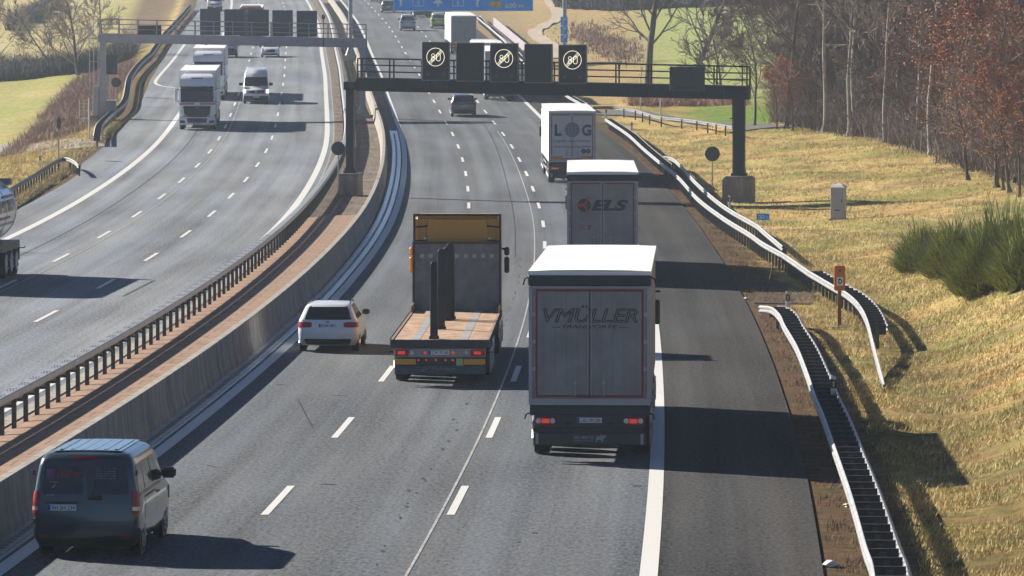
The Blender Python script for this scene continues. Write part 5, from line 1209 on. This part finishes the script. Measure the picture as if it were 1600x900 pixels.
# trucks seen from behind
DOOR = M('door_panel_grey', (.22,.22,.225), .4, metal=.4, var=.25, scale=1.1); DOORW = M('door_panel_white', (.52,.53,.56), .45, var=.06, scale=1.2)
CURT = M('curtain_grey', (.16,.16,.165), .55, var=.12, scale=1.2); CURTW = M('curtain_white', (.74,.75,.76), .5, var=.05, scale=1.)
TAPE = M('contour_tape_red', (.23,.012,.025), .4, var=.1); ROOFW = M('roof_tarp_white', (.80,.81,.82), .5, var=.04, scale=.6); FRAME = M('door_frame_grey', (.36,.37,.38), .45, metal=.3, var=.1, scale=2); GREYM = M('lettering_grey', (.16,.17,.19), .5); NAVY = M('lettering_navy', (.02,.03,.06), .5)
def running_gear(t, axles, r=.5, xo=1.24, w=.36):
    for y in axles:
        for sg in (-1, 1): wheel(t, y, sg*(xo-w), sg*xo, r, detail=True)
def trailer(t, curtain, door, header=True, sill=True, planks=5, gap=False, tape=True, L=13.6, H=4.04, txt='', split_center=False):
    zb, zt = 1.22, H-.12
    B(-1.265,1.265,.1,L,zb,zt).build('body_side', curtain, t)
    MB().grid([[(x, y, H-.04+.03*(1-(x/1.3)**4)) for x in (-1.285,-1.2,-.8,-.3,.3,.8,1.2,1.285)] for y in (-.05, L*.25, L*.5, L*.75, L+.02)]).box(-1.285,1.285,-.05,L+.02,zt,H-.03).build('roof', ROOFW, t, smooth=30)
    if header:
        h = B(-1.29,1.29,-.1,.1,zt-.22,zt-.004).build('header_beam', DARK, t, bevel=.02)
        for sg in (-1, 1): MB().path([(sg*1.28,-.05,zt-.03),(sg*1.36,-.06,zt-.08),(sg*1.39,-.06,zt-.2)], .018, 5).build('tarp_hook', BLACK, h)
        ztop = zt-.25
    else: ztop = zt-.06
    for sg in (-1, 1): B(sg*1.2 if sg > 0 else -1.275,1.275 if sg > 0 else -1.2,-.015,.1,zb,ztop+.02).build('corner_post', FRAME, t)
    B(-1.2,1.2,-.012,.1,ztop-.03,ztop+.02).build('top_rail', FRAME, t); z0, z1 = zb+.12, ztop-.035
    for sg in (-1, 1):
        d = MB(); a, b = (.006,1.195) if sg > 0 else (-1.195,-.006)
        for i in range(planks):
            x0, x1 = a+(b-a)*i/planks, a+(b-a)*(i+1)/planks; d.box(x0+.0015,x1-.0015,-.03,.05,z0,z1)
        d = d.build('rear_door', door, t)
        if split_center: B(sg*.05-.025,sg*.05+.025,-.036,-.031,z0,z1).build('lock_strip', FRAME, d)
        for z in (.25,.5,.75): B(sg*1.17-.035,sg*1.17+.035,-.04,-.031,z0+(z1-z0)*z,z0+(z1-z0)*z+.08).build('hinge', FRAME, d)
        MB().tube((sg*.035,-.05,z0+.05),(sg*.035,-.05,z1-.05), .012, n=6).tube((sg*.3,-.05,z0+.05),(sg*.3,-.05,z0+.55), .012, n=6).box(sg*.3-.03,sg*.3+.03,-.06,-.035,z0+.3,z0+.36).build('lock_rod', FRAME, d)
        if tape:
            y0, y1 = -.037, -.031; m = MB(); xe = 1.13
            m.box(*( (xe-.042,xe) if sg > 0 else (-xe,-xe+.042)), y0, y1, z0+.05, z1-.06)
            xi = .1 if gap else .008
            m.box(*((xi,xe) if sg > 0 else (-xe,-xi)), y0-.001, y1, z1-.06, z1-.01); m.box(*((xi,xe) if sg > 0 else (-xe,-xi)), y0-.001, y1, z0+.02, z0+.07); m.build('contour_tape', TAPE, d)
    B(-1.27,1.27,-.04,.1,zb-.02,zb+.115).build('sill', FRAME, t)
    B(-1.25,1.25,.02,.16,.98,zb-.02).build('rear_frame', DARK, t); B(-.5,.5,.3,L-.2,.9,zb-.02).build('chassis', DARK, t); B(-1.24,1.24,.2,L-.1,zb-.12,zb-.015).build('side_rail', DARK, t)
    lb = B(-1.16,1.16,.0,.1,.72,1.0).build('light_bar', M('light_bar_dark', (.04,.042,.046), .5, var=.1), t, bevel=.01)
    for sg in (-1, 1):
        x0, x1 = (.72,1.12) if sg > 0 else (-1.12,-.72); lamp = B(x0,x1,-.05,.0,.78,.95).build('tail_light', RED, t, bevel=.012)
        c = (x0+x1)/2; B(c-.08,c+.08,-.056,-.051,.82,.91).build('lit_lens', REDLIT, lamp)
        for dx in (-.15,.15): MB().lathe([(-.008,.055),(0,.055)], (c+dx,-.051,.87), 'y', 14).build('round_lens', LAMP, lamp)
        MB().box(sg*.45-.06,sg*.45+.06,-.03,.0,.76,.84).build('rubber_buffer', BLACK, t)
        MB().path([(sg*1.2,.05,1.05),(sg*1.33,.02,1.0),(sg*1.36,.0,.9)], .018, 5).build('marker_arm', BLACK, t)
        B(sg*.7-.5,sg*.7+.5,.55,.58,.3,.85).build('mudflap', RUBBER, t)
    u = B(-1.18,1.18,-.02,.1,.36,.62).build('underrun_bar', M('underrun_slate', (.05,.055,.06), .5, var=.1), t, bevel=.015)
    for sg in (-1, 1): B(sg*1.1-.03,sg*1.1+.03,-.027,-.021,.38,.6).build('edge_marker', FRAME, u)
    plate(lb, 0, -.004, .88, txt); B(-1.1,1.1,.03,.09,.5,.8).build('gap_shade_sheet', DARK, t)  # dark sheet added as shade in the gap where bright road showed through
    running_gear(t, (2.3,3.6,4.9))
    for sg in (-1, 1):
        m = MB()
        for z in (.55, .85): m.box(sg*1.22-.015,sg*1.22+.015,min(6.2,L-3),min(11.3,L-.5),z,z+.1)
        m.build('side_guard', FRAME, t)
    return lb, u
def tractor(t, L, paint, Hc=3.75, simple=False):
    c = B(-1.23,1.23,L+.35,L+2.5,.95,Hc).build('cab', paint, t, bevel=.12, seg=2); B(-1.2,1.2,L+.2,L+2.5,.4,1.0).build('cab_skirt', DARK, t); B(-.5,.5,L-3,L+1,.7,1.0).build('tractor_frame', DARK, t)
    for y in (L-1.2, L+1.5):
        for sg in (-1, 1): wheel(t, y, sg*.88, sg*1.23, .5, not simple)
    for sg in (-1, 1):
        m = B(sg*1.29-.07,sg*1.29+.07,L+2.2,L+2.35,2.0,2.6).build('wing_mirror', BLACK, t, bevel=.04); MB().tube((sg*1.2,L+2.3,2.8),(sg*1.36,L+2.3,2.8), .025).build('mirror_arm', BLACK, m)
    return c
def muller():
    t = place('curtain_trailer_truck', 'nearest grey box trailer truck with white roof and outlined lettering', 'truck', px=921.5, Y=99.5, dh=.004)
    lb, u = trailer(t, CURT, DOOR, txt='LAU VM 206'); tractor(t, 13.9, WHITE)
    text('VMÜLLER', 'lettering', M('letter_outline', (.012,.012,.014), .5), t, .02, -.042, 2.93, .36, 1.98, shear=.25, outline=.018, depth=.006); text('TRANSPORTE', 'lettering', INK, t, .0, -.042, 2.81, .07, 1.15, shear=.25)
    m = MB(); m.box(-.78,-.62,-.04,-.036,2.825,2.835).box(.62,.82,-.04,-.036,2.825,2.835); m.build('rule_line', INK, t)
    LG = M('bumper_lettering', (.35,.36,.37), .5); text('SCHMITZ', 'lettering', LG, u, -.12, -.023, .49, .065, .42, bold=.02); text('CARGOBULL', 'lettering', LG, u, -.12, -.023, .435, .035, .42)
    m = MB(); m.prism([(.13,.43),(.16,.43),(.17,.47),(.24,.47),(.25,.43),(.28,.43),(.30,.5),(.36,.53),(.33,.57),(.26,.56),(.24,.6),(.22,.55),(.14,.54)], 'y', -.027, -.021); m.build('emblem', LG, u)
muller()
def els():
    t = place('curtain_trailer_truck', 'white roofed trailer truck with black slanted letters and propeller emblem', 'truck', px=941.5, Y=171, dh=-.002)
    trailer(t, CURT, DOOR, gap=True, txt='AN EL 118', split_center=True); tractor(t, 13.9, M('cab_blue_grey', (.25,.28,.33), .4, coat=.3))
    text('ELS', 'lettering', NAVY, t, .26, -.04, 2.62, .4, 1.35, shear=.3, bold=.045); ORA = M('emblem_orange', (.45,.08,.03), .5, var=.05)
    cxx, cz = -.66, 2.82; m = MB(); flat(m, ring2d(cxx,cz,.02,.24,n=28), -.036); m.build('emblem', NAVY, t); m = MB()
    for k in range(3):
        a = pi+k*2*pi/3; ux, uz = cos(a), sin(a); m.prism([(cxx+uz*.05,cz-ux*.05),(cxx+ux*.34+uz*.025,cz+uz*.34-ux*.025),(cxx+ux*.34-uz*.025,cz+uz*.34+ux*.025),(cxx-uz*.05,cz+ux*.05)], 'y', -.043, -.037)
    m.build('emblem_blades', ORA, t)
    text('EUROPEAN LOGISTIC SERVICES', 'lettering', GREYM, t, .0, -.036, 2.47, .035, 1.9); text('AE', 'lettering', M('lettering_red', (.4,.05,.04), .5), t, -.74, -.036, 1.92, .2, .3); text('S', 'lettering', NAVY, t, -.48, -.036, 1.93, .18, .2, shear=.3, bold=.02)
    text('logistics', 'lettering', GREYM, t, -.62, -.036, 1.80, .04, .36)
    for i, (a, b) in enumerate((('Tel. +49', '822 99 98'), ('Fax +49', '822 99 97'), ('Web', 'www.els-ag.com'), ('e-mail', 'info@els-ag.com'))): text(a, 'lettering', GREYM, t, .25, -.036, 2.07-i*.11, .055, .28, align='LEFT'); text(b, 'lettering', GREYM, t, 1.02, -.036, 2.07-i*.11, .055, .45 if i < 2 else .56, align='RIGHT')
    m = MB(); flat(m, ring2d(-.78,1.2+.3,.03,.08,n=4), -.036); m.box(-.4,-.2,-.036,-.033,1.42,1.6).box(.25,.45,-.036,-.033,1.36,1.44); m.build('notice_stickers', GREYM, t)
els()
def log_truck():
    t = place('box_trailer_truck', 'white box trailer truck with globe emblem and orange markers, third in the right lane', 'truck', px=894, Y=258, dh=-.006)
    lb, u = trailer(t, CURTW, DOORW, header=False, gap=True, txt='SHA LG 77', H=4.0); tractor(t, 13.9, WHITE)
    BL = M('logo_blue', (.03,.05,.13), .5, var=.05); GL = M('globe_slate', (.10,.13,.20), .5); GY = M('globe_lines', (.34,.36,.40), .5)
    text('L', 'lettering', BL, t, -.76, -.036, 2.62, .62, .38, bold=.04); text('G', 'lettering', BL, t, .78, -.036, 2.62, .62, .52, bold=.04)
    m = MB(); flat(m, ring2d(0,2.95,.01,.41,n=32), -.036); m.build('globe', GL, t); m = MB()
    for k in (-2,-1,0,1,2):
        zz = 2.95+k*.13; hw = sqrt(max(.0, .40**2-(k*.13)**2)); m.box(-hw,hw,-.041,-.037,zz-.011,zz+.011)
        pts = [(k*.15*cos(a)*1.25, 2.95+.4*sin(a)) for a in [-.5*pi+pi*i/10 for i in range(11)]]
        for p, q in zip(pts, pts[1:]): m.prism([(p[0]-.011,p[1]),(p[0]+.011,p[1]),(q[0]+.011,q[1]),(q[0]-.011,q[1])], 'y', -.0425, -.0375)
    m.build('globe_grid', GY, t); m = MB()
    for sgn in (-1, 1):
        for q in ring2d(0,0,.93,1.,-.9 if sgn > 0 else pi-.9, .9 if sgn > 0 else pi+.9, 14): m.prism([(x*.72, 2.95+x*.2+z*.16) for x, z in q], 'y', -.047, -.043)
    m.build('globe_ring', GREYM, t)
    text('Logistik ohne Grenzen', 'lettering', GREYM, t, .0, -.036, 2.25, .17, 1.95, bold=.02); text('www.log-group.swiss', 'lettering', GREYM, t, .0, -.036, 1.96, .15, 1.95, bold=.02)
    for sg in (-1, 1): x = sg*.78; B(x-.28,x+.28,-.05,-.038,1.36,1.53).build('marker_panel', M('marker_orange', (.6,.25,.04), .4, var=.08), t)
    m = MB(); flat(m, ring2d(.62,1.8,.02,.13,n=16), -.036); m.build('sticker', BL, t); m = MB(); flat(m, ring2d(.87,1.8,.02,.13,n=16), -.036); m.build('sticker', M('sticker_green', (.06,.13,.12), .5), t)
log_truck()
def plain_trailer(label, px, Y, door, curtain, dh=0., txt='', header=False, L=13.6, H=3.98):
    t = place('box_trailer_truck', label, 'truck', px=px, Y=Y, dh=dh); trailer(t, curtain, door, header=header, tape=False, txt=txt, L=L, H=H); tractor(t, L+.3, WHITE, simple=True); return t
plain_trailer('grey backed trailer truck with white sides just above the speed signs', 724.5, 482, M('shutter_grey', (.27,.28,.30), .5, var=.12, scale=3), CURTW, dh=-.012)
def van_truck():
    t = plain_trailer('white roofed truck showing its tail lights under the gantry between the speed signs', 782.7, 380, DOORW, CURTW, txt='HOL T 9'); 
    for sg in (-1, 1): B(sg*.85-.3,sg*.85+.3,-.07,-.055,.84,.98).build('tail_light', REDLIT, t)
    B(-1.1,1.1,-.06,-.05,1.02,1.14).build('bumper_strip', FRAME, t)
van_truck()
plain_trailer('white truck whose roof shows right above the second and third speed signs', 762, 408, DOOR, CURTW, L=6.5, H=3.75)
plain_trailer('truck mostly hidden behind the blue overhead sign, only its dark tail visible', 662, 618, DARK, CURT)
# flatbed with yellow cab
def flatbed():
    t = place('flatbed_truck', 'flatbed truck with yellow cab, rusty brown deck and dark upright stakes', 'truck', px=687, Y=122.3, dh=-.008)
    L = 13.7; WOOD = M('deck_wood', (.30,.175,.105), .8, var=.4, scale=2.4, bump=.3, c2=(.42,.28,.185)); d = MB()
    for i in range(9):
        y0, y1 = .12+(L-.2)*i/9, .12+(L-.2)*(i+1)/9
        for a, b in ((-1.2,-.74),(-.52,.5),(.72,1.2)): d.box(a,b,y0+.006,y1-.006,1.08,1.18)
    d.build('deck', WOOD, t); m = MB().box(-.735,-.525,.12,L,1.08,1.185).box(.505,.715,.12,L,1.08,1.185); m.build('deck_strip', M('deck_steel_strip', (.42,.41,.40), .5, metal=.3, var=.2, scale=2), t)
    e = MB().box(-1.27,-1.205,.0,L,1.0,1.2).box(1.205,1.27,.0,L,1.0,1.2); e.build('edge_rail', M('edge_rail_steel', (.3,.22,.17), .6, metal=.3, var=.25, scale=3), t)
    m = MB()
    for i in range(24):
        for sg in (-1, 1): m.box(sg*1.285-.014,sg*1.285+.014,.3+i*.56,.36+i*.56,1.05,1.22)
    tag(m.build('lashing_rings', DARK, t), None, None, kind='stuff')
    B(-1.27,1.27,-.06,.11,.98,1.19).build('rear_beam', DARK, t, bevel=.01); B(-.5,.5,.2,L,.75,1.07).build('chassis', DARK, t); B(-1.1,1.1,.2,L,1.0,1.07).build('underdeck', DARK, t)
    lb = B(-1.18,1.18,-.03,.05,.74,.97).build('light_bar', M('bar_grey', (.27,.28,.29), .5, metal=.2, var=.12), t, bevel=.01)
    for sg in (-1, 1):
        x0, x1 = (.8,1.15) if sg > 0 else (-1.15,-.8); o = B(x0,x1,-.08,-.03,.78,.94).build('tail_light', RED, t, bevel=.012); c = (x0+x1)/2; B(c-.1,c+.08,-.087,-.081,.82,.9).build('lit_lens', REDLIT, o)
        c = sg*.7-.02; MB().lathe([(-.008,.05),(0,.05)], (c,-.032,.86), 'y', 14).build('round_lens', LAMP, lb); MB().lathe([(-.01,.04),(0,.04)], (sg*.36-.02,-.032,.86), 'y', 12).build('clearance_lamp', REDLIT, lb)
        x0, x1 = (.62,1.17) if sg > 0 else (-1.17,-.62); B(x0,x1,-.05,-.02,.54,.70).build('marker_panel', M('marker_yellow', (.62,.33,.05), .4, var=.06), t); B(x0,x1,-.053,-.0505,.54,.556).build('marker_rim', RED, t)
        MB().tube((sg*1.2,.1,.88),(sg*1.33,.08,.88), .025).build('marker_arm', BLACK, t)
        B(sg*.75-.42,sg*.75+.42,.5,.53,.25,.8).build('mudflap', RUBBER, t)
    plate(lb, -.02, -.034, .86, 'CW PS 40'); B(-1.16,1.16,.0,.06,.5,.76).build('gap_shade_sheet', DARK, t)  # added dark sheet stands for the shade between the marker panels
    for x in (-.55,-.35,-.1,.15,.33): MB().lathe([(-.012,.025),(0,.025)], (x,-.03,.67), 'y', 10).build('deck_lamp', REDLIT, t)
    B(.42,.6,-.058,-.022,.53,.71).build('warning_sticker', M('sticker_lime', (.42,.5,.18), .5, var=.1), t)
    u = B(-1.17,1.17,-.04,.08,.3,.53).build('underrun_bar', M('underrun_blue', (.04,.06,.09), .5, var=.15), t, bevel=.015); text('griener', 'lettering', M('bumper_lettering', (.35,.36,.37), .5), u, -.05, -.05, .37, .12, .9, shear=.2, outline=.012)
    HB = M('headboard_grey', (.17,.18,.195), .55, metal=.3, var=.3, scale=3.5); h = MB().box(-1.24,1.24,L,L+.1,1.15,3.12)
    for i in range(11): h.box(-1.15+i*.22,-1.15+i*.22+.02,L-.008,L,1.2,2.62)
    h.build('headboard', HB, t); m = MB().box(-1.27,-1.2,L-.03,L+.1,1.15,3.14).box(1.2,1.27,L-.03,L+.1,1.15,3.14).box(-1.2,1.2,L-.03,L+.1,3.08,3.14); m.build('headboard_frame', DARK, t); m = MB()
    for i in range(9): m.box(-1.0+i*.25-.055,-1.0+i*.25+.055,L-.012,L-.002,2.68,2.8)
    m.build('headboard_slots', FRAME, t)
    for i, (x, y, hh) in enumerate(((-.17,.45,1.98),(-.13,4.6,2.12),(-.10,8.6,2.02),(-.04,8.9,2.1),(-.02,9.3,2.05))):
        MB().prism([(x-.10,1.18),(x+.10,1.18),(x+.085,1.18+hh),(x+.03,1.22+hh),(x-.06,1.2+hh),(x-.095,1.15+hh)], 'y', y, y+.12).box(x-.13,x+.13,y-.05,y+.17,1.18,1.26).build('stake', M('stake_steel', (.02,.023,.03), .5, metal=.3, var=.2, scale=4), t, bevel=.015)
    YEL = M('cab_yellow', (.5,.25,.02), .4, var=.06, coat=.4); c = B(-1.24,1.24,L+.4,L+2.5,.9,3.88).build('cab', YEL, t, bevel=.1, seg=3)
    w = MB().prism([(-.85,3.2),(.85,3.2),(.9,3.3),(.86,3.7),(.78,3.78),(-.78,3.78),(-.86,3.7),(-.9,3.3)], 'y', L+.36, L+.398); w.build('rear_panel', YEL, c, bevel=.015); B(-.5,.5,L+.34,L+.36,3.35,3.4).build('panel_rib', YEL, c)
    m = MB().box(-1.26,1.26,L+.25,L+.4,3.86,3.93).box(-1.26,-1.2,L+.28,L+.4,3.0,3.86).box(1.2,1.26,L+.28,L+.4,3.0,3.86); m.build('roof_spoiler_edge', BLACK, c)
    for sg in (-1, 1):
        for z in (3.15, 3.55): MB().tube((sg*1.2,L+.3,z),(sg*.85,L+.35,z+.03), .025, n=5).build('panel_stay', BLACK, c)
        MB().lathe([(-.02,.05),(0,.05)], (sg*.92,L+.38,3.2), 'y', 12).build('work_lamp', LAMP, c)
        mm = B(sg*1.38-.075,sg*1.38+.075,L+2.1,L+2.26,2.15,2.62).build('wing_mirror', YEL if sg < 0 else BLACK, t, bevel=.04); B(sg*1.38-.075,sg*1.38+.075,L+2.1,L+2.26,2.66,2.9).build('wide_mirror', YEL if sg < 0 else BLACK, mm, bevel=.04); MB().tube((sg*1.22,L+2.2,2.85),(sg*1.42,L+2.2,2.85), .03).build('mirror_arm', BLACK, mm)
        B(sg*1.23-.02,sg*1.23+.02,L-1.5,L+2.4,.5,1.4).build('side_skirt', YEL, t); B(sg*1.1-.1,sg*1.1+.1,6.0,8.4,.5,.95).build('pallet_box', WHITEDIRT, t)
    running_gear(t, (2.2,3.5,4.8,L-.6,L+1.6))
flatbed()
# oncoming trucks
STRIPE = M('stripe_red', (.42,.05,.06), .4, var=.05)
def oncoming_truck(label, px, Y, paint, box, stripe=False, H=4.0, L=16.4, emblem=True, box_h=None, roof=None):
    t = place('box_trailer_truck', label, 'truck', px=px, Y=Y, ahead=False, L=L); f = L
    c = MB().prism([(f-2.2,.95),(f-.02,.95),(f-.02,1.88),(f-.2,2.98),(f-2.2,2.98)], 'x', -1.24, 1.24).build('cab', paint, t, bevel=.1, seg=3)
    # rounded high roof
    MB().grid([[(x*w, f-.05-dy-(x*x)*.12, z) for x in (-1,-.8,-.4,0,.4,.8,1)] for w, dy, z in ((1.22,.02,2.98),(1.21,.1,3.2),(1.17,.3,3.5),(1.1,.65,3.72),(1.0,1.3,3.82),(.95,2.1,3.84))]).box(-1.15,1.15,f-2.2,f-.9,2.98,3.5).build('high_roof', paint, t, smooth=50)
    B(-.42,.42,f-.62,f-.45,3.52,3.62).build('roof_hatch', BLACK, t, bevel=.02)
    w = MB().grid([[(x*1.13, f+.035-(x*x)*.02-z*.165, 1.93+z) for x in (-1,-.75,-.4,0,.4,.75,1)] for z in (0,.3,.6,.88)]); w.build('windscreen', GLASS, t, smooth=60)
    MB().prism([(f-.1,2.86),(f+.2,2.8),(f+.22,2.86),(f-.05,3.02)], 'x', -1.14, 1.14).build('sun_visor', M('visor_smoke', (.03,.035,.04), .2), t)
    g = MB().prism([(-.95,.98+.68),(.95,.98+.68),(.86,1.05),(.5,.9),(-.5,.9),(-.86,1.05)], 'y', f-.02, f+.03).build('grille', BLACK, t, bevel=.01)
    for i in range(4): B(-.84,.84,f+.03,f+.045,1.1+i*.14,1.125+i*.14).build('grille_bar', DARK, g)
    if emblem:
        m = MB(); flat(m, ring2d(0,1.62,.125,.15,n=20), f+.06); 
        for k in range(3):
            a = pi/2+k*2*pi/3; m.prism([(cos(a)*.13,1.62+sin(a)*.13),(cos(a+1.9)*.025,1.62+sin(a+1.9)*.025),(cos(a-1.9)*.025,1.62+sin(a-1.9)*.025)], 'y', f+.05, f+.06)
        m.build('emblem', GALV, g)
    b = B(-1.25,1.25,f-.5,f+.02,.36,.9).build('bumper', paint, t, bevel=.05, seg=2); MB().prism([(-.72,.82),(.72,.82),(.62,.5),(-.62,.5)], 'y', f+.0, f+.035).build('lower_intake', BLACK, b)
    for sg in (-1, 1):
        MB().prism([(sg*1.22,1.02),(sg*.96,.96),(sg*1.0,.74),(sg*1.22,.8)], 'y', f, f+.045).build('headlight', LAMP, t); MB().prism([(sg*1.2,.68),(sg*.86,.66),(sg*.82,.46),(sg*1.18,.48)], 'y', f, f+.03).build('fog_light', DARK, t)
        m = B(sg*1.46-.12,sg*1.46+.12,f-.2,f-.02,1.95,2.85).build('wing_mirror', paint, t, bevel=.05); MB().tube((sg*1.22,f-.1,2.8),(sg*1.46,f-.1,2.8), .03).tube((sg*1.22,f-.1,2.0),(sg*1.46,f-.1,2.0), .03).build('mirror_arm', BLACK, m)
        MB().tube((sg*.05-.5*(sg<0),f+.03,1.95),(sg*.6,f+.03,2.0), .012, n=4).build('wiper', BLACK, t)
        B(sg*1.235-.01,sg*1.235+.01,f-1.3,f-.35,1.95,2.75).build('side_window', GLASS, t)
        if stripe: B(sg*.7-.52,sg*.7+.52,f+.0,f+.012,1.76,1.86).build('stripe', STRIPE, t)
    plate(b, 0, f+.04, .44, 'N TR 815', '+y'); B(-1.23,1.23,f-2.2,f-.5,.36,.95).build('cab_skirt', DARK, t); B(-.5,.5,1,f-2,.8,1.1).build('chassis', DARK, t)
    H = box_h or H; B(-1.265,1.265,0,f-2.75,1.15,H-.08).build('body_side', box, t); B(-1.28,1.28,-.02,f-2.73,H-.08,H).build('roof', roof or ROOFW, t, bevel=.02); 
    for sg in (-1, 1): B(sg*1.27-.02,sg*1.27+.02,f-2.78,f-2.74,1.2,H-.02).build('corner_trim', FRAME, t); B(sg*1.22-.02,sg*1.22+.02,5.5,f-5,.45,1.1).build('side_guard', FRAME, t)
    running_gear(t, (2.3,3.6,4.9,f-4.2,f-1.3)); B(-1.2,1.2,.4,f-3,1.0,1.16).build('floor_frame', DARK, t)
    return t
CABW = M('cab_white_blue', (.78,.81,.86), .35, var=.04, coat=.5)
oncoming_truck('white truck with a red stripe above its black grille coming towards us', 308, 331, CABW, CURTW, True, H=4.05)
oncoming_truck('second white oncoming truck, following the one with the red stripe', 326, 382, CABW, CURTW, False, H=4.05, emblem=False)
oncoming_truck('reddish truck glimpsed between the slate sign backs of the left gantry', 393, 526, M('cab_dusty_red', (.2,.085,.08), .45, var=.1), M('curtain_red', (.3,.12,.12), .5), False, H=3.6, emblem=False)
def tanker():
    Y = 178.; t = place('tanker_truck', 'silver tanker trailer with dark wheels leaving at the left edge', 'tanker truck', X=-19.62, Y=Y-12.4, ahead=False, L=0, dh=.02)
    # the trailer's own front points towards us: its rear end is the far end
    t.location = (-19.62+slope(Y)*0, Y, zr(Y)+.012)
    ST = M('tank_polished', (.62,.60,.57), .22, metal=.9, var=.12, scale=.8); prof = [(0,.05),(.0,.5),(.05,.85),(.14,1.05),(.3,1.17),(.6,1.2),(11.6,1.2),(12,1.05),(12.1,.5)]
    MB().lathe(prof, (0,0,2.42), 'y', 40).build('tank', ST, t, smooth=50)
    for y in (.62, 3., 5.4, 7.8): MB().lathe([(0,1.215),(.08,1.215)], (0,y,2.42), 'y', 40).build('tank_band', ST, t, smooth=40)
    B(-.32,.32,.1,11.4,3.58,3.66).build('walkway', GALVD, t); m = MB()
    for sg in (-1, 1):
        m.path([(sg*.36,y,3.66+(.35 if 0 < i < 7 else .02)) for i, y in enumerate((.3,.4,2,4,6,8,10,10.2))], .025, 5)
        for y in (.4,2,4,6,8,10): m.tube((sg*.36,y,3.6),(sg*.36,y,4.0), .02, n=5)
    m.build('hand_rail', GALVD, t); B(-.95,.95,.02,.3,3.3,3.55).build('rear_cover', GALVD, t, bevel=.04)
    B(-1.22,1.22,.1,12,.98,1.26).build('chassis', DARK, t); B(-1.22,1.22,-.05,.1,.5,1.25).build('rear_panel', DARK, t, bevel=.02); m = MB()
    for k in range(3): m.lathe([(-.36,.6),(.0,.6)], (-.0,0,0), 'x', 4) if False else None
    for sg in (-1, 1):
        MB().prism([(.35,1.15),(4.9,1.15),(4.9,.98),(.35,.98)], 'x', sg*1.22-.02, sg*1.22+.02).build('mudguard', BLACK, t); x0, x1 = (.75,1.1) if sg > 0 else (-1.1,-.75); B(x0,x1,-.08,-.05,.78,.95).build('tail_light', RED, t, bevel=.01)
        MB().path([(sg*1.2,.0,.95),(sg*1.4,-.02,.95),(sg*1.42,-.02,1.02)], .02, 5).build('marker_arm', BLACK, t); B(sg*1.215-.012,sg*1.215+.012,1.9,2.3,.5,.95).build('side_plate', GALVD, t)
        for y, z, h, w, n in ((2.2,2.8,.5,2.2,'TRANS'),(2.3,2.3,.3,1.8,'PORT')): 
            pass
    LT = M('tank_lettering', (.17,.16,.17), .5); LRd = M('tank_lettering_red', (.35,.08,.07), .5); m, m2 = MB(), MB(); rr = random.Random(3)
    def onskin(mb, y0, y1, a0, a1):
        mb.grid([[(sx*1.222*cos(a), y, 2.42+1.222*sin(a)) for y in (y0, y1)] for a in (a0, (a0+a1)/2, a1)])
    for sx in (-1, 1):
        y = 1.0
        while y < 5.2:
            w = rr.uniform(.18,.3); onskin(m, y, y+w*.45, -.02, .34); onskin(m, y+w*.4, y+w, rr.choice((-.02,.1,.25)), rr.choice((.14,.34))); y += w+.12
        onskin(m2, .95, 3.6, .42, .50); onskin(m2, 2.2, 5.4, -.22, -.15)
        for k in range(12): onskin(m, 1.0+k*.35, 1.2+k*.35, -.44, -.36)
    m.build('side_lettering', LT, t, recalc=False); m2.build('side_stripe', LRd, t, recalc=False)
    running_gear(t, (.9,2.25,3.6,10.5), r=.52)
tanker()

# ------------------------------------------------------------------ camera, light, air
cd = bpy.data.cameras.new('camera'); cam = bpy.data.objects.new('camera', cd); COL.objects.link(cam); S.camera = cam
cam.location = (0, 0, ZC); cam.rotation_euler = (pi/2-PITCH, 0, 0); cd.sensor_width = 36; cd.lens = FPX/1600*36; cd.clip_start = 1; cd.clip_end = 5000
w = bpy.data.worlds.new('World'); S.world = w; w.use_nodes = True; nt = w.node_tree; bg = nt.nodes['Background']
sky = nt.nodes.new('ShaderNodeTexSky'); sky.sky_type = 'NISHITA'; sky.sun_disc = False
SUN = Vector((-1.56, 1.11, 1.0)).normalized(); EL = asin(SUN.z); AZ = atan2(SUN.x, SUN.y)
sky.sun_elevation = EL; sky.sun_rotation = AZ; sky.air_density = .45; sky.dust_density = .1; sky.ozone_density = 2.5
nt.links.new(sky.outputs[0], bg.inputs['Color']); bg.inputs['Strength'].default_value = .05
sl = bpy.data.lights.new('sun', 'SUN'); sl.energy = 5.0; sl.angle = radians(.5); sl.color = (1., .91, .78); so = bpy.data.objects.new('sun', sl); COL.objects.link(so); so.rotation_euler = SUN.to_track_quat('Z', 'Y').to_euler(); so.location = (-60, 60, 60)
hz = B(-480, 480, -12, 1340, -14, 46).build('haze', None); hm = bpy.data.materials.new('haze_air'); hm.use_nodes = True; N = hm.node_tree.nodes; N.remove(N['Principled BSDF'])
pv = N.new('ShaderNodeVolumePrincipled'); pv.inputs['Color'].default_value = (.74,.87,1.,1); pv.inputs['Density'].default_value = .00024; pv.inputs['Anisotropy'].default_value = .0
hm.node_tree.links.new(pv.outputs[0], N['Material Output'].inputs['Volume']); hz.data.materials.append(hm); tag(hz, 'thin bluish winter haze over the whole valley', 'haze', kind='stuff')
S.view_settings.view_transform = 'Standard'; S.view_settings.look = 'None'; S.view_settings.exposure = 1.12; S.view_settings.gamma = 1.; S.view_settings.use_curve_mapping = False
S.cycles.max_bounces = 6; S.cycles.diffuse_bounces = 3; S.cycles.glossy_bounces = 3; S.cycles.transmission_bounces = 2; S.cycles.volume_bounces = 0; S.cycles.transparent_max_bounces = 4
S.cycles.caustics_reflective = False; S.cycles.caustics_refractive = False
S.cycles.use_denoising = True
